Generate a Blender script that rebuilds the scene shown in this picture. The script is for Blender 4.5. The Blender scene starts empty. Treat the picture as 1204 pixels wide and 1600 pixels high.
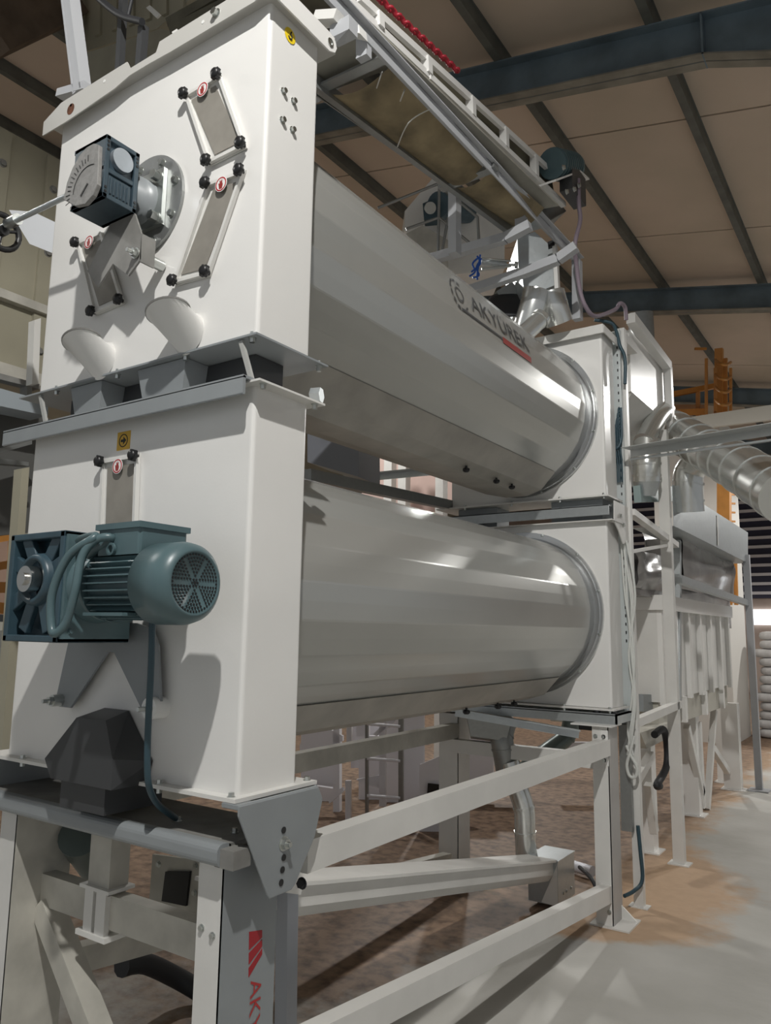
import bpy, bmesh, math, random
from math import sin, cos, pi, radians as R
from mathutils import Vector as V, Matrix

random.seed(7)
col = bpy.context.scene.collection
sc = bpy.context.scene

# ---------------------------------------------------------------- camera
CX, CY, CZ = 1.4336, -1.4674, 1.55
YAW, PIT, ROL, FPX = 0.5968, 0.153, 0.0152, 1199.06
_f = V((-sin(YAW)*cos(PIT), cos(YAW)*cos(PIT), sin(PIT)))
_r = V((cos(YAW), sin(YAW), 0)); _u = _r.cross(_f)
_r2 = cos(ROL)*_r + sin(ROL)*_u; _u2 = -sin(ROL)*_r + cos(ROL)*_u
CAM = V((CX, CY, CZ))
cd = bpy.data.cameras.new('camera'); co = bpy.data.objects.new('camera', cd); col.objects.link(co)
m = Matrix.Identity(4)
for i in range(3):
    m[i][0] = _r2[i]; m[i][1] = _u2[i]; m[i][2] = -_f[i]; m[i][3] = CAM[i]
co.matrix_world = m
cd.sensor_fit = 'VERTICAL'; cd.sensor_height = 36.0; cd.lens = FPX*36.0/1600.0
cd.clip_start = .02; cd.clip_end = 200
sc.camera = co

# ---------------------------------------------------------------- light
sc.view_settings.view_transform = 'Standard'; sc.view_settings.look = 'None'
sc.view_settings.gamma = 1; sc.view_settings.use_curve_mapping = False
sc.view_settings.exposure = 0.08
w = bpy.data.worlds.new('World'); sc.world = w; w.use_nodes = True
w.node_tree.nodes['Background'].inputs[0].default_value = (.92, .96, 1.0, 1)
w.node_tree.nodes['Background'].inputs[1].default_value = 0.31

def lamp(x, y, z, e, r=.16, c=(1, .985, .95), cone=164):
    # high-bay lamps and one added fill: a deep reflector sends the light down and sideways, not up to the roof
    l = bpy.data.lights.new('bay_or_fill_light', 'SPOT'); l.energy = e; l.shadow_soft_size = r; l.color = c
    l.spot_size = R(cone); l.spot_blend = .25
    o = bpy.data.objects.new('bay_or_fill_light', l); o.location = (x, y, z); col.objects.link(o)
lamp(1.6, -1.9, 5.1, 590, .045)
lamp(4.2, -2.5, 5.9, 1700, .12)
lamp(1.9, 8.6, 4.7, 300, .10)
lamp(2.6, 15, 5.0, 900)
lamp(-4.6, -1.2, 5.4, 120)
lamp(-3.8, 4.6, 5.2, 300)  # added fill to brighten the white panels behind, not a bay lamp
lamp(-4.6, 10.5, 5.6, 600)

# ---------------------------------------------------------------- from photo to place
def ray(px, py): return _f + _r2*((px-602)/FPX) + _u2*((800-py)/FPX)
def AX(px, py, x): d = ray(px, py); return CAM + d*((x-CX)/d.x)
def AY(px, py, y): d = ray(px, py); return CAM + d*((y-CY)/d.y)
def AZ(px, py, z): d = ray(px, py); return CAM + d*((z-CZ)/d.z)
def AD(px, py, dep): return CAM + ray(px, py)*dep

# ---------------------------------------------------------------- materials
def mat(name, c, rough=.5, metal=0., var=.0, scale=6., bump=0., spec=.5, c2=None, detail=4, vmul=1, coat=0, bscale=None):
    m = bpy.data.materials.new(name); m.use_nodes = True
    nt = m.node_tree; b = nt.nodes['Principled BSDF']
    b.inputs['Base Color'].default_value = (*c, 1); b.inputs['Roughness'].default_value = rough
    b.inputs['Metallic'].default_value = metal; b.inputs['Specular IOR Level'].default_value = spec
    if coat: b.inputs['Coat Weight'].default_value = coat; b.inputs['Coat Roughness'].default_value = .12
    if var or bump:
        tc = nt.nodes.new('ShaderNodeTexCoord'); n = nt.nodes.new('ShaderNodeTexNoise')
        n.inputs['Scale'].default_value = scale; n.inputs['Detail'].default_value = detail
        nt.links.new(tc.outputs['Object'], n.inputs['Vector'])
        if var:
            cr = nt.nodes.new('ShaderNodeValToRGB')
            cr.color_ramp.elements[0].position = .35; cr.color_ramp.elements[1].position = .65
            a = c2 if c2 else tuple(x*(1-var) for x in c)
            cr.color_ramp.elements[0].color = (*a, 1); cr.color_ramp.elements[1].color = (*c, 1)
            nt.links.new(n.outputs['Fac'], cr.inputs['Fac']); nt.links.new(cr.outputs['Color'], b.inputs['Base Color'])
        if bump:
            n2 = n
            if bscale:
                n2 = nt.nodes.new('ShaderNodeTexNoise'); n2.inputs['Scale'].default_value = bscale
                nt.links.new(tc.outputs['Object'], n2.inputs['Vector'])
            bp = nt.nodes.new('ShaderNodeBump'); bp.inputs['Strength'].default_value = bump
            bp.inputs['Distance'].default_value = .01
            nt.links.new(n2.outputs['Fac'], bp.inputs['Height']); nt.links.new(bp.outputs['Normal'], b.inputs['Normal'])
    return m
def galv(name, c, rough=.36):
    m = mat(name, c, rough, .7)
    nt = m.node_tree; b = nt.nodes['Principled BSDF']
    tc = nt.nodes.new('ShaderNodeTexCoord'); vo = nt.nodes.new('ShaderNodeTexVoronoi'); vo.inputs['Scale'].default_value = 45
    nt.links.new(tc.outputs['Object'], vo.inputs['Vector'])
    hs = nt.nodes.new('ShaderNodeMixRGB'); hs.inputs[0].default_value = 1
    mr = nt.nodes.new('ShaderNodeMapRange'); mr.inputs[3].default_value = rough-.01; mr.inputs[4].default_value = rough+.02
    sp = nt.nodes.new('ShaderNodeSeparateColor'); nt.links.new(vo.outputs['Color'], sp.inputs[0])
    nt.links.new(sp.outputs[0], mr.inputs[0]); nt.links.new(mr.outputs[0], b.inputs['Roughness'])
    mc = nt.nodes.new('ShaderNodeMapRange'); mc.inputs[3].default_value = .94; mc.inputs[4].default_value = 1.
    nt.links.new(sp.outputs[1], mc.inputs[0])
    hs.blend_type = 'MULTIPLY'; hs.inputs[1].default_value = (*c, 1)
    nt.links.new(mc.outputs[0], hs.inputs[2]); nt.links.new(hs.outputs[0], b.inputs['Base Color'])
    return m
WHITE = mat('white_paint', (.80, .79, .765), .27, 0, .03, 3, .02, bscale=120)
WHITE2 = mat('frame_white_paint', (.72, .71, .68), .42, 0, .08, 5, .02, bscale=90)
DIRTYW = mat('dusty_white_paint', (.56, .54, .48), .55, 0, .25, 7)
GREY = mat('grey_paint', (.27, .29, .30), .38, 0, .06, 9)
GREYD = mat('dusty_grey_paint', (.25, .245, .23), .6, 0, .3, 10)
DRUM = mat('drum_enamel', (.46, .462, .44), .23, .4, .04, 2)
DRUMD = mat('drum_trough_paint', (.40, .38, .34), .45, 0.1, .2, 6)
GALV = galv('galvanised_steel', (.50, .53, .54))
GALVD = galv('dull_galvanised_steel', (.33, .34, .335), .42)
DUCT = mat('spiral_duct_zinc', (.66, .67, .65), .26, .8)
RINGM = mat('ring_steel', (.60, .61, .61), .22, .75)
GREYL = mat('light_grey_coat', (.42, .42, .40), .4)
STEEL = mat('bright_steel', (.62, .62, .60), .25, 1)
ZINC = mat('zinc_bolt', (.6, .62, .6), .3, 1)
MOTOR = mat('motor_blue_green', (.09, .148, .162), .36, 0, .12, 12)
MOTORD = mat('gear_blue', (.045, .085, .11), .38, 0, .2, 14)
GEARU = mat('gear_slate_blue', (.045, .072, .092), .4, .1, .2, 20)
BLACK = mat('black_plastic', (.012, .012, .013), .4)
RUBBER = mat('black_rubber', (.02, .021, .024), .6)
CABLE = mat('teal_grey_cable', (.03, .065, .085), .45)
CABLEW = mat('pale_cable', (.62, .63, .6), .5)
GLASS = mat('dusty_window', (.30, .28, .245), .55, .1, .15, 14)
GLASSF = mat('hatch_rim', (.70, .69, .66), .4)
RED = mat('sign_red', (.42, .012, .02), .5)
STW = mat('sticker_white', (.8, .8, .78), .4)
YEL = mat('sticker_yellow', (.85, .62, .02), .45)
ORL = mat('label_ochre', (.66, .40, .05), .5)
INK = mat('ink', (.02, .02, .02), .6)
LOGO = mat('logo_dark', (.07, .075, .08), .4)
LOGOR = mat('logo_maroon', (.30, .035, .03), .4)
ORANGE = mat('orange_paint', (.55, .24, .05), .45, 0, .15, 8)
BLUEB = mat('beam_blue', (.16, .215, .255), .6, 0, .35, 3)
DUSTBEAM = mat('beam_dusty', (.30, .28, .235), .8, 0, .35, 4)
PURL = mat('purlin_dark', (.13, .135, .12), .6, 0, .3, 5)
BELT = mat('dusty_belt', (.34, .27, .16), .8, 0, .55, 5, .3)
PLASTIC = mat('grey_sheet_plastic', (.26, .25, .24), .22, 0, .3, 3, .5)
DARK = mat('charcoal_paint_and_shade', (.045, .047, .05), .42)
BEIGE = mat('beige_panel', (.38, .355, .27), .5, 0, .15, 2)
SACK = mat('white_sack', (.60, .585, .58), .75, 0, .2, 9, .4)
SACKR = mat('sack_red', (.45, .12, .08), .7)
MACHB = mat('machine_white', (.75, .74, .78), .35)
DUST = mat('grain_dust', (.52, .37, .24), .95, 0, .3, 20, .5, c2=(.36, .26, .17))
PIPEG = mat('grey_green_pipe', (.13, .16, .15), .35, .3)
REDCH = mat('chain_red', (.45, .02, .04), .4)
BLUET = mat('air_hose_blue', (.02, .10, .45), .4)
LILAC = mat('mauve_conduit', (.25, .2, .24), .5)

# ---------------------------------------------------------------- mesh builder
OFF = {}
class M:
    def __init__(s): s.v = []; s.f = []; s.m = []; s.sm = []; s.cur = 0; s.marks = []
    def add(s, vs, fs, smooth=False):
        b = len(s.v); s.v += [tuple(x) for x in vs]
        for f in fs: s.f.append([b+i for i in f]); s.m.append(s.cur); s.sm.append(smooth)
        return s
    def box(s, a, b):
        x0, y0, z0 = [min(p, q) for p, q in zip(a, b)]; x1, y1, z1 = [max(p, q) for p, q in zip(a, b)]
        vs = [(x0,y0,z0),(x1,y0,z0),(x1,y1,z0),(x0,y1,z0),(x0,y0,z1),(x1,y0,z1),(x1,y1,z1),(x0,y1,z1)]
        return s.add(vs, [(0,3,2,1),(4,5,6,7),(0,1,5,4),(1,2,6,5),(2,3,7,6),(3,0,4,7)])
    def rbox(s, a, b, r=.01, n=2, axis='z'):
        # box with rounded edges along one axis
        i = 'xyz'.index(axis); j, k = [(1, 2), (2, 0), (0, 1)][i]
        lo = [min(p, q) for p, q in zip(a, b)]; hi = [max(p, q) for p, q in zip(a, b)]
        pts = []
        for cx, cy, a0 in ((hi[j]-r, hi[k]-r, 0), (lo[j]+r, hi[k]-r, pi/2), (lo[j]+r, lo[k]+r, pi), (hi[j]-r, lo[k]+r, 3*pi/2)):
            for q in range(n+1): t = a0+pi/2*q/n; pts.append((cx+r*cos(t), cy+r*sin(t)))
        vs = []
        for h in (lo[i], hi[i]):
            for p in pts:
                v = [0, 0, 0]; v[i] = h; v[j] = p[0]; v[k] = p[1]; vs.append(v)
        N = len(pts); fs = [tuple(range(N))[::-1], tuple(range(N, 2*N))]
        fs += [(q, (q+1) % N, N+(q+1) % N, N+q) for q in range(N)]
        return s.add(vs, fs)
    def bar(s, p, q, w, h, up=(0, 0, 1)):
        p, q = V(p), V(q); d = (q-p).normalized(); up = V(up)
        if abs(d.dot(up)) > .98: up = V((0, 1, 0))
        sd = d.cross(up).normalized(); uu = sd.cross(d)
        vs = [c+sd*(a*w/2)+uu*(b*h/2) for c in (p, q) for a, b in ((-1,-1),(1,-1),(1,1),(-1,1))]
        return s.add(vs, [(0,3,2,1),(4,5,6,7),(0,1,5,4),(1,2,6,5),(2,3,7,6),(3,0,4,7)])
    def angle(s, p, q, w, h, t=.005, up=(0, 0, 1), side=1, vert=-1):
        # L profile: horizontal leg of width w, vertical leg of height h at its outer edge
        p, q = V(p), V(q); d = (q-p).normalized(); up = V(up); sd = d.cross(up).normalized()*side; uu = (sd.cross(d)*side).normalized()*vert
        if uu.dot(up)*vert < 0: uu = -uu
        s.bar(p+sd*(w/2)+uu*(t/2), q+sd*(w/2)+uu*(t/2), w, t, up)
        s.bar(p+sd*(t/2)+uu*(h/2), q+sd*(t/2)+uu*(h/2), t, h, up); return s
    def cone(s, p, q, r0, r1, n=24, caps=True, smooth=True, a0=0, sq=1.):
        p, q = V(p), V(q); d = (q-p).normalized(); t = V((0, 0, 1)) if abs(d.z) < .95 else V((1, 0, 0))
        a = d.cross(t).normalized(); b = d.cross(a)
        vs = [c+(a*cos(a0+2*pi*i/n)+b*sin(a0+2*pi*i/n)*sq)*r for c, r in ((p, r0), (q, r1)) for i in range(n)]
        s.add(vs, [(i, n+i, n+(i+1) % n, (i+1) % n) for i in range(n)], smooth)
        if caps: s.add(vs[:n], [tuple(range(n))]); s.add(vs[n:], [tuple(range(n))[::-1]])
        return s
    def cyl(s, p, q, r, n=24, caps=True, smooth=True, a0=0): return s.cone(p, q, r, r, n, caps, smooth, a0)
    def ring(s, p, q, ro, ri, n=48):
        p, q = V(p), V(q); d = (q-p).normalized(); t = V((0, 0, 1)) if abs(d.z) < .95 else V((1, 0, 0))
        a = d.cross(t).normalized(); b = d.cross(a)
        vs = [c+(a*cos(2*pi*i/n)+b*sin(2*pi*i/n))*r for c in (p, q) for r in (ro, ri) for i in range(n)]
        fs = []
        for i in range(n):
            j = (i+1) % n
            fs += [(i, 2*n+i, 2*n+j, j), (n+i, n+j, 3*n+j, 3*n+i), (i, j, n+j, n+i), (2*n+i, 3*n+i, 3*n+j, 2*n+j)]
        return s.add(vs, fs, False)
    def tube(s, pts, r, n=8, smooth=True, sub=6, closed=False):
        pts = [V(p) for p in pts]
        if sub > 1 and len(pts) > 2:
            P = []
            for i in range(len(pts)-1):
                p0 = pts[max(i-1, 0)]; p1 = pts[i]; p2 = pts[i+1]; p3 = pts[min(i+2, len(pts)-1)]
                for k in range(sub):
                    t = k/sub
                    P.append(.5*((2*p1)+(p2-p0)*t+(2*p0-5*p1+4*p2-p3)*t*t+(3*p1-p0-3*p2+p3)*t**3))
            P.append(pts[-1]); pts = P
        d0 = (pts[1]-pts[0]).normalized(); t = V((0, 0, 1)) if abs(d0.z) < .9 else V((1, 0, 0))
        a = d0.cross(t).normalized(); vs = []; rr = r if hasattr(r, '__len__') else None
        for i, p in enumerate(pts):
            d = (pts[min(i+1, len(pts)-1)]-pts[max(i-1, 0)]).normalized()
            a = (a-d*a.dot(d)).normalized(); b = d.cross(a)
            q = (rr[0]+(rr[1]-rr[0])*i/(len(pts)-1)) if rr else r
            vs += [p+(a*cos(2*pi*k/n)+b*sin(2*pi*k/n))*q for k in range(n)]
        L = len(pts)
        s.add(vs, [(i*n+k, i*n+(k+1) % n, (i+1)*n+(k+1) % n, (i+1)*n+k) for i in range(L-1) for k in range(n)], smooth)
        s.add(vs[:n], [tuple(range(n))[::-1]]); s.add(vs[-n:], [tuple(range(n))]); return s
    def prism(s, pts, vec):
        pts = [V(p) for p in pts]; vec = V(vec); n = len(pts); vs = pts+[p+vec for p in pts]
        return s.add(vs, [tuple(range(n))[::-1], tuple(range(n, 2*n))]+[(i, (i+1) % n, n+(i+1) % n, n+i) for i in range(n)])
    def hull(s, lo, hi):
        # frustum between two equally long loops
        n = len(lo)
        return s.add([V(p) for p in lo]+[V(p) for p in hi], [tuple(range(n))[::-1], tuple(range(n, 2*n))]+[(i, (i+1) % n, n+(i+1) % n, n+i) for i in range(n)])
    def lathe(s, p, d, prof, n=32, smooth=True):
        p = V(p); d = V(d).normalized(); t = V((0, 0, 1)) if abs(d.z) < .95 else V((1, 0, 0))
        a = d.cross(t).normalized(); b = d.cross(a); vs = []
        for h, r in prof: vs += [p+d*h+(a*cos(2*pi*k/n)+b*sin(2*pi*k/n))*r for k in range(n)]
        L = len(prof)
        s.add(vs, [(i*n+k, (i+1)*n+k, (i+1)*n+(k+1) % n, i*n+(k+1) % n) for i in range(L-1) for k in range(n)], smooth)
        return s
    def hexb(s, p, d, r=.009, h=.008, shaft=0):
        d = V(d).normalized(); p = V(p)
        s.marks.append((len(s.v), len(s.f))); s.cyl(p, p+d*.002, r*1.35, 14); s.cyl(p+d*.002, p+d*(.002+h), r, 6, True, False)
        if shaft: s.cyl(p+d*h, p+d*(h+shaft), r*.5, 8)
        return s
    def each(s, name, mats, parent):
        # every bolt its own part
        cut = s.marks+[(len(s.v), len(s.f))]
        if cut[0][0] > 0: cut = [(0, 0)]+cut
        for i, ((v0, f0), (v1, f1)) in enumerate(zip(cut[:-1], cut[1:])):
            q = M(); q.v = s.v[v0:v1]; q.f = [[k-v0 for k in f] for f in s.f[f0:f1]]; q.m = s.m[f0:f1]; q.sm = s.sm[f0:f1]
            q.build('base_plate' if (i == 0 and s.marks[0][0] > 0) else name, mats, parent)
    def build(s, name, mats, parent=None, loc=None, bevel=0):
        o = OFF.get(parent.name, V((0, 0, 0))) if parent else None
        if not isinstance(mats, (list, tuple)): mats = [mats]
        if parent is None:
            if loc is None:
                xs = [v[0] for v in s.v]; ys = [v[1] for v in s.v]; zs = [v[2] for v in s.v]
                loc = V(((min(xs)+max(xs))/2, (min(ys)+max(ys))/2, min(zs)))
            o = V(loc)
        me = bpy.data.meshes.new(name); me.from_pydata([(a-o.x, b-o.y, c-o.z) for a, b, c in s.v], [], s.f)
        me.polygons.foreach_set('material_index', s.m); me.polygons.foreach_set('use_smooth', s.sm)
        for x in mats: me.materials.append(x)
        bm = bmesh.new(); bm.from_mesh(me); bmesh.ops.recalc_face_normals(bm, faces=bm.faces); bm.to_mesh(me); bm.free()
        me.update()
        ob = bpy.data.objects.new(name, me); col.objects.link(ob)
        if parent: ob.parent = parent
        else: ob.location = o
        OFF[ob.name] = o
        if bevel:
            b = ob.modifiers.new('bevel', 'BEVEL'); b.width = bevel; b.segments = 2; b.limit_method = 'ANGLE'; b.angle_limit = R(50)
        return ob

def thing(name, label, cat, loc, group=None):
    o = bpy.data.objects.new(name, None); o.empty_display_size = .1; col.objects.link(o); o.location = loc
    OFF[o.name] = V(loc); o['label'] = label; o['category'] = cat
    if group: o['group'] = group
    return o
def tag(o, label, cat, group=None, kind=None):
    o['label'] = label; o['category'] = cat
    if group: o['group'] = group
    if kind: o['kind'] = kind
    return o
def struct(o, label=None):
    o['kind'] = 'structure'
    if label: o['label'] = label
    return o
def text_mesh(body, size, mp, ext=.0006):
    """letters as a mesh; mp(u, v, d) gives the place of every vertex"""
    cu = bpy.data.curves.new('lettering', 'FONT'); cu.body = body; cu.size = size; cu.resolution_u = 3
    ob = bpy.data.objects.new('lettering', cu); col.objects.link(ob)
    dg = bpy.context.evaluated_depsgraph_get(); me = bpy.data.meshes.new_from_object(ob.evaluated_get(dg))
    bm = bmesh.new(); bm.from_mesh(me); bmesh.ops.triangulate(bm, faces=bm.faces)
    bmesh.ops.subdivide_edges(bm, edges=[e for e in bm.edges if e.calc_length() > size*.25], cuts=2)
    bmesh.ops.triangulate(bm, faces=bm.faces)
    bm.verts.index_update()
    vs = [mp(v.co.x, v.co.y, 0) for v in bm.verts]; fs = [[v.index for v in f.verts] for f in bm.faces]; bm.free()
    bpy.data.objects.remove(ob); bpy.data.curves.remove(cu); bpy.data.meshes.remove(me)
    return vs, fs

# ================================================================ SETTING
ZR, SR = 6.5, .2            # roof plane z = ZR - SR x
def zr(x): return ZR-SR*x
def concrete():
    m = bpy.data.materials.new('concrete_floor'); m.use_nodes = True; nt = m.node_tree; b = nt.nodes['Principled BSDF']
    b.inputs['Roughness'].default_value = .62
    tc = nt.nodes.new('ShaderNodeTexCoord')
    n1 = nt.nodes.new('ShaderNodeTexNoise'); n1.inputs['Scale'].default_value = 1.1; n1.inputs['Detail'].default_value = 6
    n2 = nt.nodes.new('ShaderNodeTexNoise'); n2.inputs['Scale'].default_value = 14; n2.inputs['Detail'].default_value = 5
    for n in (n1, n2): nt.links.new(tc.outputs['Object'], n.inputs['Vector'])
    c1 = nt.nodes.new('ShaderNodeValToRGB'); c1.color_ramp.elements[0].color = (.37, .36, .33, 1); c1.color_ramp.elements[1].color = (.50, .49, .46, 1)
    c1.color_ramp.elements[0].position = .35; c1.color_ramp.elements[1].position = .62
    nt.links.new(n1.outputs['Fac'], c1.inputs[0])
    # spilled grain dust under and beside the machines, coloured darker beneath for shade
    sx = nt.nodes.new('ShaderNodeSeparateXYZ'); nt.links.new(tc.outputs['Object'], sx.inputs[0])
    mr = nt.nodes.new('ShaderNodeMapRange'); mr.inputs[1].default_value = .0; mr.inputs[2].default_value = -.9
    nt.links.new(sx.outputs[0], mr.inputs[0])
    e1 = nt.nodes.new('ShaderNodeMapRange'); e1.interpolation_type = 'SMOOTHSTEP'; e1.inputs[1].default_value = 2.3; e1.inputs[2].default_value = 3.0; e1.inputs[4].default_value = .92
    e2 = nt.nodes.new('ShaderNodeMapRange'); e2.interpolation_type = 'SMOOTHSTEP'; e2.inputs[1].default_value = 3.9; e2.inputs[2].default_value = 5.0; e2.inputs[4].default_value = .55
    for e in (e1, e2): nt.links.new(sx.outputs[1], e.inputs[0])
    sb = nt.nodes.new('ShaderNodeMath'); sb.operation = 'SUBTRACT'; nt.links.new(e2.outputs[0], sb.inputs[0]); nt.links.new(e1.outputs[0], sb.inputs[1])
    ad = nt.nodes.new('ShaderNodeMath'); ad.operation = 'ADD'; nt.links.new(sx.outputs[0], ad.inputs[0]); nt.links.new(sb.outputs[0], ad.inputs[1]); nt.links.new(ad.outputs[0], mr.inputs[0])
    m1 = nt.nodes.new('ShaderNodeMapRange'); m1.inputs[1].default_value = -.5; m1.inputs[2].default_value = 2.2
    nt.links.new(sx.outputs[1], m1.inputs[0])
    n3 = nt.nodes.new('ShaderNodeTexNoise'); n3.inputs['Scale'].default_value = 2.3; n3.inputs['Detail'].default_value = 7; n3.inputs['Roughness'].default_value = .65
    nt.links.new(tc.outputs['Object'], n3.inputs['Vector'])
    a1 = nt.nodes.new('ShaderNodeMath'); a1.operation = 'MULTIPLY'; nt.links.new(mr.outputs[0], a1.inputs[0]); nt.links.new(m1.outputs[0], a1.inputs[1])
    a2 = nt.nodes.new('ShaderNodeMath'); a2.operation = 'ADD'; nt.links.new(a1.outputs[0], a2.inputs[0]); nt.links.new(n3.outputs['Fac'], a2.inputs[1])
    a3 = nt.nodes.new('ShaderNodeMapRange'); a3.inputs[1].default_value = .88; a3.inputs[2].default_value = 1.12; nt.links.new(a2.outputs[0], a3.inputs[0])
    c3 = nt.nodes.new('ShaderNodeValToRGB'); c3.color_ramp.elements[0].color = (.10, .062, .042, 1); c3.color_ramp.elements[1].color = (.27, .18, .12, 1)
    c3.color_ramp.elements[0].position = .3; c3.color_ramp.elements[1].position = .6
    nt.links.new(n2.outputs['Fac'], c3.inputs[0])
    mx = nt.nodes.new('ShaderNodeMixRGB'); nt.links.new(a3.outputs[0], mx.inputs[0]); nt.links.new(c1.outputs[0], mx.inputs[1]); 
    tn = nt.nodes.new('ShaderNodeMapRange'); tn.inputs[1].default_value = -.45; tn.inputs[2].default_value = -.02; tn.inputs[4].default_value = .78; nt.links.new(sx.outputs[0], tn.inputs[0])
    tm = nt.nodes.new('ShaderNodeMixRGB'); tm.inputs[2].default_value = (.50, .345, .22, 1); nt.links.new(tn.outputs[0], tm.inputs[0]); nt.links.new(c3.outputs[0], tm.inputs[1])  # lit tan mixed in beside the machines, shaded brown kept under them
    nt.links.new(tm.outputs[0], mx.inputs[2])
    nt.links.new(mx.outputs[0], b.inputs['Base Color'])
    bp = nt.nodes.new('ShaderNodeBump'); bp.inputs['Strength'].default_value = .25; bp.inputs['Distance'].default_value = .01
    nt.links.new(n2.outputs['Fac'], bp.inputs['Height']); nt.links.new(bp.outputs[0], b.inputs['Normal'])
    return m
fl = M().box((-11, -6, -.2), (12, 26, 0)).build('floor', concrete(), loc=(0, 0, 0)); struct(fl)
# roof: insulated sheets with narrow joints, seams across
def roofmat():
    m = mat('roof_sheet', (.66, .55, .455), .75, 0, .28, .5, c2=(.52, .45, .36), detail=5); return m
ROOF = roofmat()
rf = M()
xs = [.07+1.32*k for k in range(-8, 8)]
for i in range(len(xs)-1):
    y = -6
    for yy in [1.2, 5.75, 8.2, 10.5, 14, 18, 26]:
        a, b = xs[i]+.006, xs[i+1]-.006
        rf.hull([(a, y+.012, zr(a)), (b, y+.012, zr(b)), (b, yy-.012, zr(b)), (a, yy-.012, zr(a))],
                [(a, y+.012, zr(a)+.05), (b, y+.012, zr(b)+.05), (b, yy-.012, zr(b)+.05), (a, yy-.012, zr(a)+.05)])
        y = yy
rf.cur = 1
rf.hull([(xs[0], -6, zr(xs[0])+.06), (xs[-1], -6, zr(xs[-1])+.06), (xs[-1], 26, zr(xs[-1])+.06), (xs[0], 26, zr(xs[0])+.06)],
        [(xs[0], -6, zr(xs[0])+.1), (xs[-1], -6, zr(xs[-1])+.1), (xs[-1], 26, zr(xs[-1])+.1), (xs[0], 26, zr(xs[0])+.1)])
struct(rf.build('ceiling', [ROOF, DARK], loc=(0, 0, 6)))
for k, x in enumerate(xs[1:-1]):
    p = M(); z = zr(x)
    p.box((x-.035, -6, z-.15), (x+.035, 26, z-.005)).box((x-.07, -6, z-.012), (x+.05, 26, z-.002))
    struct(p.build('ceiling_purlin', PURL), 'dark steel purlin under the roof sheets')
def rafter(y, x0=-9, x1=1.9, h=.36, top=.15):
    b = M()
    def seg(xa, xb, za, zb, ha, hb):
        b.cur = 0
        b.hull([(xa, y-.006, za-ha), (xb, y-.006, zb-hb), (xb, y+.006, zb-hb), (xa, y+.006, za-ha)],
               [(xa, y-.006, za), (xb, y-.006, zb), (xb, y+.006, zb), (xa, y+.006, za)])
        b.hull([(xa, y-.09, za-.012), (xb, y-.09, zb-.012), (xb, y+.09, zb-.012), (xa, y+.09, za-.012)],
               [(xa, y-.09, za), (xb, y-.09, zb), (xb, y+.09, zb), (xa, y+.09, za)])
        b.cur = 1
        b.hull([(xa, y-.09, za-ha), (xb, y-.09, zb-hb), (xb, y+.09, zb-hb), (xa, y+.09, za-ha)],
               [(xa, y-.09, za-ha+.014), (xb, y-.09, zb-hb+.014), (xb, y+.09, zb-hb+.014), (xa, y+.09, za-ha+.014)])
    za = zr(x0)-top; zm = zr(.45)-top; ze = zr(4)-top
    seg(x0, .45, za, zm, h, h); seg(.45, 4, zm, ze, h, h+.75)
    b.cur = 0; b.box((.44, y-.09, zm-h), (.455, y+.09, zm))
    return struct(b.build('ceiling_beam', [BLUEB, DUSTBEAM]), 'blue steel roof beam with dusty lower flange')
for y in (-1.6, 4.25, 9.7, 15.2, 20.5): rafter(y)
# walls
def ribbed(name, c, c2, scale, axis):
    m = mat(name, c, .6); nt = m.node_tree; b = nt.nodes['Principled BSDF']
    tc = nt.nodes.new('ShaderNodeTexCoord'); wv = nt.nodes.new('ShaderNodeTexWave'); wv.bands_direction = axis
    wv.inputs['Scale'].default_value = scale
    nt.links.new(tc.outputs['Object'], wv.inputs['Vector'])
    cr = nt.nodes.new('ShaderNodeValToRGB'); cr.color_ramp.elements[0].position = .78; cr.color_ramp.elements[1].position = .86
    cr.color_ramp.elements[0].color = (*c, 1); cr.color_ramp.elements[1].color = (*c2, 1)
    nt.links.new(wv.outputs['Fac'], cr.inputs[0]); nt.links.new(cr.outputs[0], b.inputs['Base Color'])
    return m
WB = ribbed('slatted_end_wall', (.035, .035, .07), (.62, .60, .66), .9, 'Z')
wb = M().box((-11, 22.4, 0), (12, 22.6, 9)).build('wall_back', mat('end_wall_lower', (.42, .33, .28), .8, 0, .2, 1)); struct(wb)
sl = M()
for k in range(16): sl.box((-6, 22.25, 2.7+k*.26), (6, 22.33, 2.78+k*.26))
struct(sl.build('trim_1', mat('pale_slat', (.75, .73, .76), .5)), 'pale horizontal rails on the dark end wall')
sd = M().box((-6, 22.34, 2.6), (6, 22.4, 6.6)).build('trim_2', mat('dark_backing', (.03, .03, .06), .6)); struct(sd, 'dark backing of the end wall rails')
struct(M().box((-11.2, -6, 0), (-11, 26, 9)).build('wall_left', BEIGE))

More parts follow.
